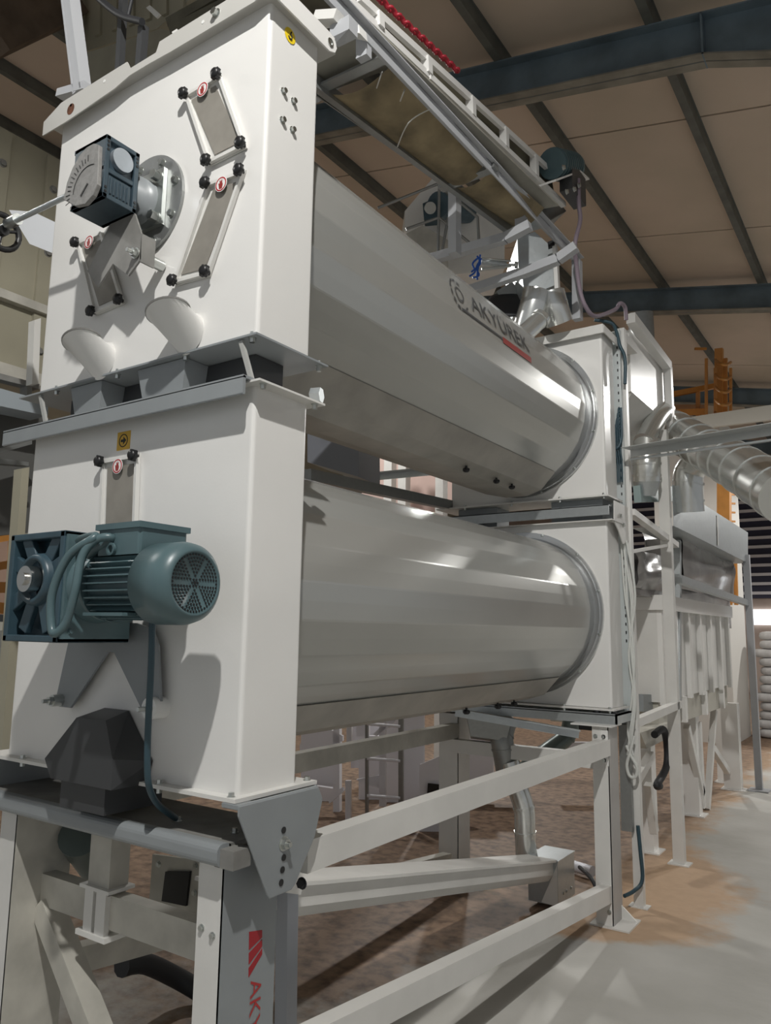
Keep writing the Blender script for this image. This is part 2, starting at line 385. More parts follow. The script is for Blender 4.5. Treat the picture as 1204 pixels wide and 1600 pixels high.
# ================================================================ CYLINDER SEPARATORS
W, D, YF, DB = 1.045, .225, 2.96, .22
XC = -W/2
RC = .452
def knob(mm, p, d, r=.018):
    p = V(p); d = V(d)
    mm.cyl(p, p+d*.012, r*.4, 8)
    mm.lathe(p+d*.010, d, [(0, r*.3), (0, r*.8), (.006, r), (.016, r), (.021, r*.7), (.022, 0)], 12)
    a = d.cross(V((0.3, .2, 1))).normalized(); b = d.cross(a)
    for k in range(6):
        q = p+d*.013+(a*cos(k*pi/3)+b*sin(k*pi/3))*r*.92
        mm.cyl(q, q+d*.012, r*.28, 6)
def nosticker(parent, c, r=.022, host_n=(0, -1, 0)):
    s = M(); c = V(c); n = V(host_n)
    s.cone(c, c+n*.0015, r*.92, r*.92, 28, sq=1.)
    s.cur = 1; s.ring(c+n*.0015, c+n*.002, r*.84, r*.70, 28)
    s.cur = 2
    h = [(-.25, -.55), (.2, -.6), (.32, -.1), (.2, .2), (.28, .5), (.1, .3), (.05, .62), (-.05, .3), (-.2, .55), (-.18, .1), (-.38, .15)]
    s.prism([c+n*.0016+V((x*r, 0, z*r)) for x, z in h], n*.0006)
    return s.build('warning_sticker', [STW, RED, LOGOR], parent)
def hatch(root, quad, label=None, k=(0, 1, 2, 3)):
    """quad: four wall corners (x, z) in order top-left, top-right, bottom-right, bottom-left"""
    q = [V((x, 0, z)) for x, z in quad]; c = sum(q, V())/4
    h = M()
    def ins(f, y): return [V((p.x, y, p.z)) for p in [c+(p-c)*f for p in q]]
    o = [c+(p-c)*1.06 for p in q]
    # raised rim of four bars plus back plate
    h.hull([V((p.x, -.002, p.z)) for p in o], [V((p.x, -.006, p.z)) for p in o])
    for i in range(4):
        a, b = q[i], q[(i+1) % 4]; h.bar(V((a.x, -.011, a.z)), V((b.x, -.011, b.z)), .01, .012, (0, 1, 0))
    hp = h.build('inspection_hatch', GLASSF, root)
    i2 = []
    for i, p in enumerate(q):
        v = (c-p); i2.append(p+V((math.copysign(.019, v.x), 0, math.copysign(.020, v.z))))
    if label != 'noglass':
        g = M().hull([V((p.x, -.007, p.z)) for p in i2], [V((p.x, -.009, p.z)) for p in i2]).build('window', GLASS, hp)
    for i in k:
        kk = M(); knob(kk, (q[i].x, -.008, q[i].z), (0, -1, 0), .0165); kk.build('knob', BLACK, hp)
    t = (q[0]+q[1])/2+(c-(q[0]+q[1])/2)*.13
    nosticker(hp, (t.x, -.018, t.z), .026)
    return hp
def drum(root, zc, name='drum'):
    d = M(); n = 24; a0 = .05
    L = [D-.02, YF-.12]
    P = []
    for i in range(n):
        for e in (.03, .5, .97): P.append(a0+2*pi*(i+e)/n)
    rad = []
    for i in range(n): rad += [RC, RC*.9945, RC]
    vs = [(XC+r_*cos(t), y, zc+r_*sin(t)) for y in L for r_, t in zip(rad, P)]
    N = len(P)
    d.add(vs, [(i, (i+1) % N, N+(i+1) % N, N+i) for i in range(N)], False)
    o = d.build(name, DRUM, root)
    # the narrower grey neck into the far housing
    M().cyl((XC, YF-.125, zc), (XC, YF-.004, zc), RC-.012, 64, False).build('drum_neck', mat('neck_grey', (.36, .37, .37), .35, .2), root)
    r = M(); r.ring((XC, YF-.022, zc), (XC, YF-.001, zc), .492, RC-.012, 72); r.ring((XC, YF-.034, zc), (XC, YF-.022, zc), .474, RC+.006, 72)
    r.build('clamp_ring', RINGM, root)
    b = M()
    for i in range(12):
        a = 2*pi*i/12+.26; b.hexb((XC+.483*cos(a), YF-.022, zc+.483*sin(a)), (0, -1, 0), .006, .005)
    b.each('ring_bolt', ZINC, root)
    # bottom trough cover
    t = M(); pr = [(-.24, -.365), (-.20, -.47), (-.06, -.505), (.08, -.505), (.17, -.475), (.26, -.375)]
    t.hull([(XC+a, D-.01, zc+b) for a, b in pr], [(XC+a, YF-.13, zc+b) for a, b in pr])
    tc = t.build('bottom_cover', DRUMD, root)
    for y in (.45, 1.95, 2.3, 2.5):
        k = M(); knob(k, (XC+.13, y, zc-.49), (0, 0, -1), .016); k.build('knob', BLACK, tc)
    return o
def housing(root, y0, z0, z1, name, extra=0):
    h = M(); h.rbox((-W, y0, z0), (0, y0+(D if y0 < 1 else DB), z1), .012, 4, 'z')
    return h.build(name, WHITE, root)
def flange(root, y0, y1, z, name, mm=WHITE2, x0=-W-.09, x1=.025, t=.01, bolts=True, up=1, yb0=-.02):
    p = M().box((x0, y0, z), (x1, y1, z+t)).build(name, mm, root)
    if bolts:
        b = M()
        for x in (x1-.03, x1-.30, x1-.62, x1-.95):
            b.hexb((x, y0+.016, z+t if up > 0 else z), (0, 0, up), .008, .009)
            b.hexb((x, y0+.016, z if up > 0 else z+t), (0, 0, -up), .008, .012)
        b.hexb((x1-.02, y1-.02, z+t if up > 0 else z), (0, 0, up), .008, .009)
        b.hexb((x1-.02, y1-.02, z if up > 0 else z+t), (0, 0, -up), .008, .014)
        b.each('flange_bolt', ZINC, p)
    return p
Z1, Z2, Z3, Z4 = 1.132, 2.205, 2.356, 3.386
ZL, ZU = 1.672, 2.878

# ---- lower machine
lo = thing('cylinder_separator', 'lower white grain cylinder separator with long grey drum, standing on the steel frame', 'machine', (XC, 1.6, Z1), 'stacked cylinder separators')
housing(lo, 0, Z1, Z2, 'near_housing'); housing(lo, YF, Z1, Z2, 'far_housing'); drum(lo, ZL)
flange(lo, -.034, .285, Z1-.010, 'base_flange', WHITE2)
flange(lo, YF-.045, YF+.235, Z1-.012, 'base_flange', WHITE2)
tp = M(); tp.box((-1.10, -.03, Z2), (.045, .25, Z2+.006)); tp.cur = 1
tp.rbox((-1.145, -.058, Z2-.040), (.012, -.048, Z2+.012), .003, 2, 'x'); tp.box((-1.145, -.058, Z2+.006), (.012, .0, Z2+.014))
tpp = tp.build('top_flange', [WHITE2, GREY], lo)
b = M()
for x in (-1.09, -.93, -.30, -.02): b.hexb((x, -.02, Z2+.014), (0, 0, 1), .009, .008)
b.hexb((.03, .0, Z2), (0, 0, -1), .008, .012); b.hexb((.03, .22, Z2), (0, 0, -1), .008, .014); b.each('flange_bolt', ZINC, tpp)
tp = M(); tp.box((-1.10, YF-.045, Z2), (.045, YF+.235, Z2+.006)); tp.cur = 1; tp.box((-1.13, YF-.055, Z2+.03), (.03, YF-.045, Z2+.09)); tp.box((-1.13, YF-.055, Z2+.085), (.03, YF, Z2+.09))
tp.build('top_flange', [WHITE2, GALV], lo)
hatch(lo, [(-.632, 2.06), (-.468, 2.06), (-.452, 1.70), (-.612, 1.70)], k=(0, 1))
lb = M().box((-.582, -.002, 2.092), (-.520, 0, 2.150)); lb.cur = 1
lb.ring((-.551, -.003, 2.121), (-.551, -.002, 2.121), .021, .018, 24)
lb.prism([(-.563, -.003, 2.117), (-.551, -.003, 2.117), (-.551, -.003, 2.109), (-.537, -.003, 2.121), (-.551, -.003, 2.133), (-.551, -.003, 2.125), (-.563, -.003, 2.125)], (0, .001, 0))
lb.build('direction_label', [ORL, INK], lo)
# outlet hood at the near housing's foot, grey deepened for the motor's shade
h = M()
pf = [(-.75, 1.15), (-.79, 1.20), (-.66, 1.305), (-.50, 1.315), (-.47, 1.30), (-.47, 1.128)]
h.hull([(x, -.004, z) for x, z in [(-.69, 1.122), (-.715, 1.185), (-.55, 1.312), (-.44, 1.312), (-.325, 1.185), (-.34, 1.122)]],
       [(x, -.12, z) for x, z in [(-.615, 1.122), (-.65, 1.172), (-.515, 1.296), (-.385, 1.298), (-.345, 1.20), (-.342, 1.122)]])
h.box((-.60, -.095, 1.045), (-.40, .1, 1.122))
oh = h.build('outlet_hood', DARK, lo)
# flat grey torque bracket carrying the gear motor
h = M()
h.prism([(-.70, -.03, 1.56), (-.755, -.03, 1.33), (-.735, -.03, 1.305), (-.68, -.03, 1.305), (-.52, -.03, 1.475), (-.49, -.03, 1.475), (-.345, -.03, 1.315), (-.30, -.03, 1.30), (-.272, -.03, 1.33), (-.30, -.03, 1.50), (-.33, -.03, 1.545), (-.40, -.03, 1.56)], (0, .008, 0))
tb = h.build('torque_bracket', GREY, lo)
b = M(); b.cyl((-.728, 0, 1.325), (-.728, -.06, 1.325), .018, 16); b.hexb((-.728, -.06, 1.325), (0, -1, 0), .013, .012, .02)
b.build('bracket_bolt', ZINC, tb)
b = M(); b.cyl((-.298, 0, 1.33), (-.298, -.05, 1.33), .03, 20); b.build('rubber_mount', STW, tb)
b = M(); b.hexb((-.298, -.05, 1.33), (0, -1, 0), .013, .012, .025); b.build('bracket_bolt', ZINC, tb)

# ---- upper machine
up = thing('cylinder_separator', 'upper white grain cylinder separator with lettering on its drum, stacked on the lower one', 'machine', (XC, 1.6, Z3), 'stacked cylinder separators')
housing(up, 0, Z3, Z4, 'near_housing'); housing(up, YF, Z3, Z4, 'far_housing'); drum(up, ZU)
flange(up, -.012, .305, Z3-.008, 'base_flange', GREY, x0=-W-.10, x1=.008, t=.006)
flange(up, YF-.045, YF+.235, Z3-.008, 'base_flange', WHITE2)
s = M()
for (xa, xb) in ((-.87, -.70), (-.52, -.30)):
    s.hull([(xa+.03, .02, Z2+.01), (xb-.02, .02, Z2+.01), (xb-.02, .18, Z2+.01), (xa+.03, .18, Z2+.01)], [(xa, .01, Z3-.01), (xb, .01, Z3-.01), (xb, .2, Z3-.01), (xa, .2, Z3-.01)])
    s.build('transfer_chute_or_shade', GREY, up); s = M()
s = M().box((-1.0, .10, Z2+.012), (-.1, .22, Z3-.01)).build('transfer_chute_or_shade', DARK, up)  # dark box set in the open gap, standing in for its shade
for x in (-1.0, -.03):
    M().bar((x-.03, .0, Z3-.012), (x+.01, .01, Z2+.014), .014, .010, (0, 1, 0)).build('spacer', GREYL, up)
g = M(); g.cyl((.0, .24, Z2+.035), (.03, .25, Z2+.035), .024, 6, True, False); g.build('vibration_mount', GALV, up)
for (xa, xb) in ((-1.0, -.72), (-.35, -.03)):
    M().box((xa, YF+.02, Z2+.012), (xb, YF+.2, Z3-.01)).build('transfer_chute_or_shade', GREY, up)
# top flange with notched front lip
l = M(); y0 = -.04
zb, zt, zn = 3.362, 3.437, 3.392
l.prism([(-1.10, y0, 3.345), (-1.10, y0, 3.400), (-.995, y0, zt), (-.620, y0, zt), (-.600, y0, zn+.012), (-.47, y0, zn+.012), (-.455, y0, zt), (.03, y0, zt), (.03, y0, zn), (-.03, y0, zb+.01), (-.40, y0, zb+.012), (-.50, y0, zn-.014), (-.60, y0, zn-.014), (-.68, y0, zb), (-.95, y0, 3.345)], (0, .004, 0))
l.box((-1.09, y0+.0045, Z4), (.03, .27, Z4+.006))
lp = l.build('top_flange', mat('lip_grey_white', (.52, .51, .48), .45), up)
l = M(); l.prism([(.03, -.04, 3.372), (.03, .235, 3.372), (.03, .262, 3.385), (.03, .27, 3.405), (.03, .262, 3.425), (.03, .235, 3.437), (.03, -.04, 3.437)], (.006, 0, 0))
l.box((-.02, -.04, 3.43), (.034, .26, 3.437)); ep = l.build('end_lip', WHITE, up)
b = M(); b.ring((.037, .235, 3.402), (.039, .235, 3.402), .014, .009, 20); b.cyl((.036, .235, 3.402), (.037, .235, 3.402), .01, 14); b.build('lip_bolt', ZINC, ep)
b = M()
for x, z in ((-.93, 3.40), (-.74, 3.415), (-.25, 3.41)): b.cyl((x, y0-.001, z), (x, y0, z), .006, 12)
b.build('lip_holes', STW, lp)
b = M(); b.hexb((-.19, y0, 3.41), (0, -1, 0), .012, .014); b.build('lip_bolt', ZINC, lp)
rst = M(); rst.cone((-.93, y0-.001, 3.385), (-.93, y0, 3.385), .021, .021, 20); rst.build('rust_stain', mat('rust', (.16, .06, .03), .9, 0, .5, 60), lp)
hatch(up, [(-.340, 3.212), (-.194, 3.217), (-.076, 2.944), (-.219, 2.940)])
hatch(up, [(-.217, 2.865), (-.076, 2.858), (-.197, 2.579), (-.339, 2.587)])
hatch(up, [(-.861, 2.860), (-.735, 2.862), (-.596, 2.588), (-.739, 2.581)], k=(0, 2, 3))
def spout(xc, zc, r=.078):
    s = M(); base = V((xc+.005, .02, zc-.055)); tip = V((xc-.015, -.115, zc+.045)); d = (tip-base).normalized()
    n = 28; a = V((1, 0, 0)); vs = []
    top = []; bot = []
    for i in range(n):
        t = 2*pi*i/n
        top.append(V((xc-.012+r*cos(t), -.075+.050*sin(t), zc+.018+.010*cos(t)-.016*sin(t))))
        bot.append(V((xc-.004+r*.80*cos(t), .004+.01*sin(t), zc-.02+.070*sin(t))))
    s.add(top+bot, [(i, (i+1) % n, n+(i+1) % n, n+i) for i in range(n)], True)
    c = sum(top, V())/n; cap = [c+(p-c)*1.03 for p in top]
    s.cur = 1; s.prism(cap, (0, -.0015, .005))
    return s.build('sampling_spout', [WHITE, GREYD], up)
spout(-.275, 2.435); spout(-.685, 2.43)
# bearing disc
gx, gz = XC+.02, 2.888
b = M(); b.cyl((gx, -.001, gz), (gx, -.012, gz), .168, 56, True, False); bd = b.build('bearing_disc', GALVD, up)
b = M()
for i in range(8): a = i*pi/4+.3; b.hexb((gx+.142*cos(a), -.012, gz+.142*sin(a)), (0, -1, 0), .011, .010)
b.each('disc_bolt', ZINC, bd)
b = M()
for y, z in ((.055, 3.135), (.10, 3.13), (.055, 3.04), (.10, 3.035)): b.hexb((0, y+.01, z), (1, 0, 0), .0085, .010)
b.each('side_bolt', ZINC, up)
# yellow hook sticker on the side
s = M(); sc_ = V((.001, .085, 3.335)); s.cone(sc_, sc_+V((.001, 0, 0)), .024, .024, 28); s.cur = 1
s.tube([sc_+V((.002, .004, .014)), sc_+V((.002, .001, .004)), sc_+V((.002, .006, -.002)), sc_+V((.002, .004, -.011)), sc_+V((.002, -.004, -.012)), sc_+V((.002, -.008, -.006))], .0024, 6)
s.build('lifting_point_sticker', [YEL, INK], up)

# lettering and emblem on the upper drum
def rcyl(px, py, zc=ZU, r=RC):
    d = ray(px, py); ox, oz = CX-XC, CZ-zc; A = d.x**2+d.z**2; B = 2*(ox*d.x+oz*d.z); C_ = ox*ox+oz*oz-r*r
    t = (-B-math.sqrt(max(B*B-4*A*C_, 0)))/(2*A); p = CAM+d*t
    return p.y, math.atan2(p.z-zc, p.x-XC)
def oncyl(y, a, r=RC+.0025): return V((XC+r*cos(a), y, ZU+r*sin(a)))
y0_, y1_ = 1.42, 2.055; LH = .088; ab_ = R(11.4)
vs, fs = text_mesh('AKY\u00dcREK', 1, lambda u, v, d: V((u, v, 0)))
wmax = max(v.x for v in vs); Lw = y1_-y0_
s = M(); s.add([oncyl(y0_+v.x/wmax*Lw, ab_+(v.y*LH/.72)/RC) for v in vs], fs)
s.build('lettering', LOGO, up)
def strip(mm, ya, yb, aa, ab, n=6, m_=6):
    vs = [oncyl(ya+(yb-ya)*i/n, aa+(ab-aa)*j/m_) for i in range(n+1) for j in range(m_+1)]
    mm.add(vs, [(i*(m_+1)+j, (i+1)*(m_+1)+j, (i+1)*(m_+1)+j+1, i*(m_+1)+j+1) for i in range(n) for j in range(m_)])
s = M(); strip(s, 1.31, 1.712, R(5.9), R(7.2)); s.build('underline', LOGO, up)
s = M(); strip(s, 1.718, 2.05, R(3.9), R(7.8)); s.build('red_bar', LOGOR, up)
s = M(); ce = 1.315; ca = R(15.6)
for q in range(12):
    t0 = 2*pi*q/12
    if q in (0, 1, 11): continue
    ta, tb_ = t0, t0+.36
    s.add([oncyl(ce+r_*cos(t), ca+r_*sin(t)/RC) for t in (ta, tb_) for r_ in (.068, .080)], [(0, 1, 3, 2)])
for k in range(24):
    ta, tb_ = 2*pi*k/24, 2*pi*(k+1)/24
    s.add([oncyl(ce+r_*cos(t), ca+r_*sin(t)/RC) for t in (ta, tb_) for r_ in (.028, .037)], [(0, 1, 3, 2)])
s.build('gear_emblem', LOGO, up)

# ================================================================ LOWER GEAR MOTOR
gm = thing('gear_motor', 'blue-green electric gear motor on the front of the lower separator', 'motor', (-.4, -.18, 1.5))
c = M()
xa, xb, ya, yb, za, zb_ = -.655, -.40, -.275, -.05, 1.505, 1.80
c.box((xa+.012, ya+.05, za+.012), (xb-.01, yb, zb_-.012))
c.box((xa, ya, za), (xa+.02, yb, zb_)); c.box((xa, ya, za), (xb, yb, za+.018)); c.box((xa, ya, zb_-.018), (xb, yb, zb_)); c.box((xb-.02, ya, za), (xb, yb, zb_))
sx_, sz_ = XC, 1.672
for a in (.35, 1.05, 2.1, 2.8, 3.6, 4.3, 5.1, 5.8):
    p = V((sx_, ya+.02, sz_)); q = V((sx_+.15*cos(a), ya+.02, sz_+.15*sin(a)))
    q.x = max(min(q.x, xb-.01), xa+.01); q.z = max(min(q.z, zb_-.01), za+.01)
    c.bar(p, q, .04, .018, (0, 1, 0))
gc = c.build('gear_case', MOTORD, gm, bevel=.003)
c = M(); c.lathe((sx_, ya+.05, sz_), (0, -1, 0), [(0, .078), (.050, .070), (.060, .064), (.060, .054), (.025, .052), (.025, .0)], 40); c.build('bearing_hub', MOTORD, gm)
c = M(); c.cyl((sx_, ya, sz_), (sx_, ya-.03, sz_), .035, 32); c.cyl((sx_, ya-.03, sz_), (sx_, ya-.038, sz_), .017, 20); c.build('output_shaft', STEEL, gm)
c = M(); c.lathe((xb, -.17, 1.655), (1, 0, 0), [(0, .10), (.03, .095), (.07, .075), (.10, .07), (.10, .098), (.115, .098), (.115, .0)], 36); fp = c.build('input_flange', MOTOR, gm)
c = M()
for k in range(6):
    a = k*pi/3+.2; c.hexb((xb+.10, -.17+.085*cos(a), 1.655+.085*sin(a)), (-1, 0, 0), .009, .01)
c.each('flange_bolt', ZINC, fp)
c = M(); c.box((xb, -.27, 1.515), (xb+.012, -.06, 1.79)); c.hexb((xb+.012, -.245, 1.535), (1, 0, 0), .006, .004); c.build('side_cover', MOTOR, gm)
c = M(); c.prism([(xb+.014, -.225, 1.70), (xb+.014, -.175, 1.70), (xb+.014, -.16, 1.76), (xb+.014, -.235, 1.76)], (.001, 0, 0)); c.build('red_label', RED, gm)
# finned stator
mx0, mx1, my, mz = -.285, -.085, -.205, 1.655
c = M(); c.cyl((mx0, my, mz), (mx1, my, mz), .072, 40, True)
for k in range(30):
    a = 2*pi*k/30
    if abs(((a-pi/2+pi) % (2*pi))-pi) < .38: continue
    p0 = V((0, cos(a), sin(a)))
    c.bar(V((mx0+.004, my, mz))+p0*.080, V((mx1, my, mz))+p0*.080, .020, .0035, p0.cross(V((1, 0, 0))))
c.cyl((mx0-.012, my, mz), (mx0, my, mz), .092, 40)
c.build('finned_body', MOTOR, gm)
c = M(); fr = .1
c.lathe((mx1-.005, my, mz), (1, 0, 0), [(0, fr-.006), (0, fr), (.085, fr), (.108, fr-.006), (.122, fr-.020), (.124, .074), (.120, .072), (.120, .0)], 48)
fc = c.build('fan_cover', MOTOR, gm)
c = M(); fx = mx1-.005+.1205
for ring in range(1, 9):
    rr = ring*.0085; nn = ring*6
    for k in range(nn):
        a = 2*pi*k/nn
        if ring > 1 and abs(((a*3/pi+.5) % 1)-.5)*rr*pi/3 < .0032 and ring < 8: continue
        c.cyl((fx, my+rr*cos(a), mz+rr*sin(a)), (fx+.0012, my+rr*cos(a), mz+rr*sin(a)), .0029, 6, True, False)
c.cyl((fx, my, mz), (fx+.0015, my, mz), .004, 8)
c.build('grille_holes', BLACK, fc)
c = M(); c.rbox((-.265, my-.065, mz+.07), (-.10, my+.085, mz+.142), .008, 2, 'z'); c.box((-.27, my-.07, mz+.135), (-.095, my+.09, mz+.150)); tbx = c.build('terminal_box', MOTOR, gm)
c = M(); c.cyl((-.268, my-.02, mz+.105), (-.30, my-.02, mz+.105), .016, 12); c.cyl((-.30, my-.02, mz+.105), (-.315, my-.02, mz+.105), .012, 6, True, False); c.build('cable_gland', GREY, tbx)
c = M(); c.ring((-.20, my-.074, mz+.085), (-.20, my-.068, mz+.085), .016, .010, 20); c.build('lifting_eye', MOTOR, gm)
c = M(); c.box((-.275, my-.085, mz-.08), (-.12, my+.02, mz-.072)); c.build('mounting_foot', MOTOR, gm)
# cable loop round the gear case and the hanging supply cable
gl = V((-.315, my-.02, mz+.105))
c = M(); c.tube([gl, gl+V((-.05, -.03, .012)), AY(150, 838, -.30), AY(108, 868, -.33), AY(82, 925, -.34), AY(80, 975, -.34), AY(86, 990, -.34), AY(104, 970, -.33), AY(118, 920, -.33), AY(128, 870, -.32), AY(150, 843, -.30), AY(175, 842, -.27), gl+V((.01, -.04, -.03))], .0105, 10)
c.cyl(gl+V((-.005, -.012, .0)), gl+V((.03, -.012, 0)), .02, 12)
tag(c.build('motor_cable', MOTOR), 'thick blue-grey cable looped in front of the gear motor', 'cable')
c = M(); c.tube([AY(238, 905, -.16), AY(238, 960, -.16), AY(236, 1040, -.15), AY(232, 1120, -.13), AY(230, 1190, -.12), AY(233, 1230, -.10), AY(246, 1256, -.04), AY(268, 1274, .03), AY(290, 1288, .12)], .0085, 10)
tag(c.build('hanging_cable', CABLE), 'dark teal cable hanging from the gear motor to the frame beam', 'cable')

# ================================================================ UPPER DRIVE
gd = thing('worm_gear_drive', 'small slate-blue worm gear drive with dial plate on the upper separator', 'gearbox', (gx, -.1, 2.75))
c = M(); x0, x1, y0g, y1g, z0g, z1g = -.60, -.44, -.215, -.095, 2.80, 3.0
c.box((x0, y0g+.008, z0g+.008), (x1-.012, y1g-.008, z1g-.008))
for (a, b_) in ((y0g, y0g+.016), (y1g-.016, y1g)): c.box((x0+.005, a, z0g), (x1, b_, z1g))
c.box((x0, y0g, z0g), (x1, y1g, z0g+.015)); c.box((x0, y0g, z1g-.015), (x1, y1g, z1g)); c.box((x1-.02, y0g, z0g+.085), (x1-.003, y1g, z0g+.10))
c.box((x1-.02, y0g+.02, z0g+.015), (x1-.006, y1g-.02, z0g+.08))
for k in range(6): c.box((x1-.008, y0g+.025+k*.012, z0g+.02), (x1-.001, y0g+.030+k*.012, z0g+.072))
gcase = c.build('gear_case', GEARU, gd, bevel=.002)
c = M(); c.cyl((x1-.012, (y0g+y1g)/2, z0g+.145), (x1+.004, (y0g+y1g)/2, z0g+.145), .036, 32); c.build('worm_cap', galv('light_cap', (.5, .55, .6), .4), gd)
for y in (y0g+.008, y1g-.008):
    c = M()
    for z in (z0g+.02, z0g+.033, z1g-.02, z1g-.033, z1g-.046): c.cyl((x1, y, z), (x1+.0015, y, z), .0045, 8)
    c.build('case_slots', BLACK, gd)
c = M(); c.lathe((gx, -.012, gz), (0, -1, 0), [(0, .075), (.05, .072), (.05, .058), (.085, .056), (.085, 0)], 36); c.build('mounting_neck', GREY, gd)
c = M(); c.cyl((gx, -.013, gz), (gx, -.028, gz), .135, 4, True, False, pi/4)
for k in range(4):
    a = pi/4+k*pi/2; c.hexb((gx+.098*cos(a), -.028, gz+.098*sin(a)), (0, -1, 0), .016, .022)
c.each('clamp_bolt', ZINC, gd)
c = M(); c.prism([(-.56, -.10, 2.80), (-.66, -.10, 2.67), (-.60, -.10, 2.60), (-.53, -.10, 2.66), (-.45, -.10, 2.60), (-.395, -.10, 2.64), (-.40, -.10, 2.72), (-.44, -.10, 2.80)], (0, .006, 0))
c.box((-.40, -.10, 2.63), (-.395, -.05, 2.72))
c.build('torque_plate', GREYD, gd)
c = M(); c.cyl((-.415, -.005, 2.66), (-.415, -.08, 2.66), .017, 16); c.hexb((-.415, -.105, 2.66), (0, -1, 0), .013, .012, .02); c.build('plate_bolt', ZINC, gd)
# dial plate: quarter disc standing in front of the case
c = M(); yd = -.25; pd = []
cx_, cz_ = -.462, 2.815
pts = [V((-.432, yd, 2.922)), V((-.455, yd, 2.935)), V((-.485, yd, 2.935)), V((-.515, yd, 2.922)), V((-.542, yd, 2.895)), V((-.562, yd, 2.86)), V((-.572, yd, 2.815)), V((-.515, yd, 2.778)), V((-.472, yd, 2.770)), V((-.44, yd, 2.785)), V((-.425, yd, 2.81))]
pts = [V((-.495, yd, 2.855))+(p-V((-.495, yd, 2.855)))*1.13+V((.0, 0, .006)) for p in pts]; c.prism(pts, (0, .014, 0)); dp = c.build('dial_plate', mat('cast_dial', (.27, .265, .255), .6, .2, .2, 90, .12), gd, bevel=.002)
c = M()
for k in range(13):
    a = R(95+k*8.2); c.bar(V((cx_+.086*cos(a), yd-.0006, cz_+.086*sin(a))), V((cx_+(.100 if k % 2 else .106)*cos(a), yd-.0006, cz_+(.100 if k % 2 else .106)*sin(a))), .0025, .001, (0, 1, 0))
c.tube([V((cx_+.07*cos(R(70+k*10)), yd-.0005, cz_+.07*sin(R(70+k*10)))) for k in range(12)], .0012, 5)
c.bar(V((cx_-.03, yd-.001, cz_-.018)), V((cx_+.0, yd-.001, cz_+.012)), .006, .002, (0, 1, 0))
c.build('scale_marks', INK, dp)
c = M(); c.tube([(-.50, -.22, 2.955), (-.535, -.22, 2.965), (-.53, -.22, 2.95)], .006, 6, True, 4); c.box((-.545, -.225, 2.945), (-.515, -.2, 2.952)); c.build('pointer_clip', ZINC, gd)
c = M(); c.cyl(AY(118, 300, -.155), AY(-10, 361, -.155), .0095, 14); ar = c.build('adjusting_rod', GALV, gd)
pe = AY(20, 346, -.155); c = M(); c.cyl(pe+V((.03, 0, 0)), pe+V((-.03, 0, 0)), .02, 12); c.build('rod_coupling', ZINC, gd)
c = M(); hc = AY(3, 362, -.155); hh = [hc+V((0, .062*cos(t), .062*sin(t))) for t in [2*pi*k/24 for k in range(25)]]
c.tube(hh, .011, 8, True, 1)
for k in range(3): a = k*2*pi/3+.4; c.cyl(hc, hc+V((0, .06*cos(a), .06*sin(a))), .006, 8)
c.cyl(hc+V((-.02, 0, 0)), hc+V((.02, 0, 0)), .018, 12)
c.build('handwheel', BLACK, gd)
c = M(); c.prism([AY(14, 328, .06), AY(52, 331, .06), AY(86, 347, .06), AY(86, 397, .06), AY(46, 381, .06)], (0, .004, 0))
tag(c.build('sheet_plate', mat('bright_sheet', (.78, .80, .83), .45)), 'white cut sheet plate behind the adjusting rod, left of the upper housing', 'plate')

# ================================================================ SUPPORT FRAME
fr_ = thing('support_frame', 'white and grey steel frame carrying both cylinder separators', 'frame', (XC, 1.5, 0))
def leg(x0, x1, y0, y1, z1, name='leg', side=1, web=GREY):
    l = M(); l.box((x0, y0, 0.005), (x1, y0+.006, z1)); l.box((x0, y1-.006, .005), (x1, y1, z1))
    l.box((x0 if side < 0 else x0, y0+.006, .005), (x0+.006, y1-.006, z1)); l.cur = 1; l.box((x1-.006, y0+.0, .005), (x1+.001, y1, z1))
    l.cur = 0; l.box((x0-.03, y0-.03, 0), (x1+.09, y1+.03, .008)); l.prism([(x1, y1-.02, .008), (x1+.085, y1-.02, .008), (x1, y1-.02, .08)], (0, .006, 0))
    return l.build(name, [WHITE2, web], fr_)
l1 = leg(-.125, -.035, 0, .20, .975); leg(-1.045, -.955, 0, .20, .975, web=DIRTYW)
l3 = leg(-.085, .008, 2.855, 3.01, 1.045, web=mat('mid_grey_paint', (.40, .385, .37), .4)); leg(-1.13, -.99, 2.96, 3.11, 1.03, web=WHITE2)  # web of the far right leg is painted mid grey
for (x, z) in ((-.105, .80), (-.065, .79)): M().hexb((x, 0, z), (0, -1, 0), .007, .006).build('leg_bolt', ZINC, l1)
# brand stripes and letters on the grey web of the near leg
xs_ = -.0335
def onleg(u, v):   # u to +y, v up
    return V((xs_, u, v))
s = M()
za, zb2, ya_, yb_ = .575, .74, .062, .112
q = AX(389, 1456, -.034); q2 = AX(409, 1453, -.034); q3 = AX(388, 1527, -.034); q4 = AX(409, 1497, -.034)
def lerp(a, b, t): return a*(1-t)+b*t
for t0, t1 in ((0, .40), (.47, .72), (.80, 1.0)):
    a = lerp(q, q3, t0); b_ = lerp(q2, q4, max(t0-.0, 0) if t0 == 0 else t0-.14); c_ = lerp(q2, q4, t1-.14 if t1 < 1 else .86); d_ = lerp(q, q3, t1)
    s.prism([a, b_, c_, d_], (.0012, 0, 0))
s.build('red_stripes', mat('flag_red', (.33, .012, .02), .45), l1)
tl = AX(391, 1533, -.034)
vs, fs = text_mesh('AKY\u00dcREK', .058, lambda u, v, d: V((-.0325, tl.y+.045-(.045-v)*1, tl.z-u*1.15)))
vs = [V((-.0325, tl.y+v.y-tl.y, v.z)) for v in vs]
s = M(); s.add(vs, fs); s.build('lettering', mat('brand_red', (.40, .03, .03), .45), l1)
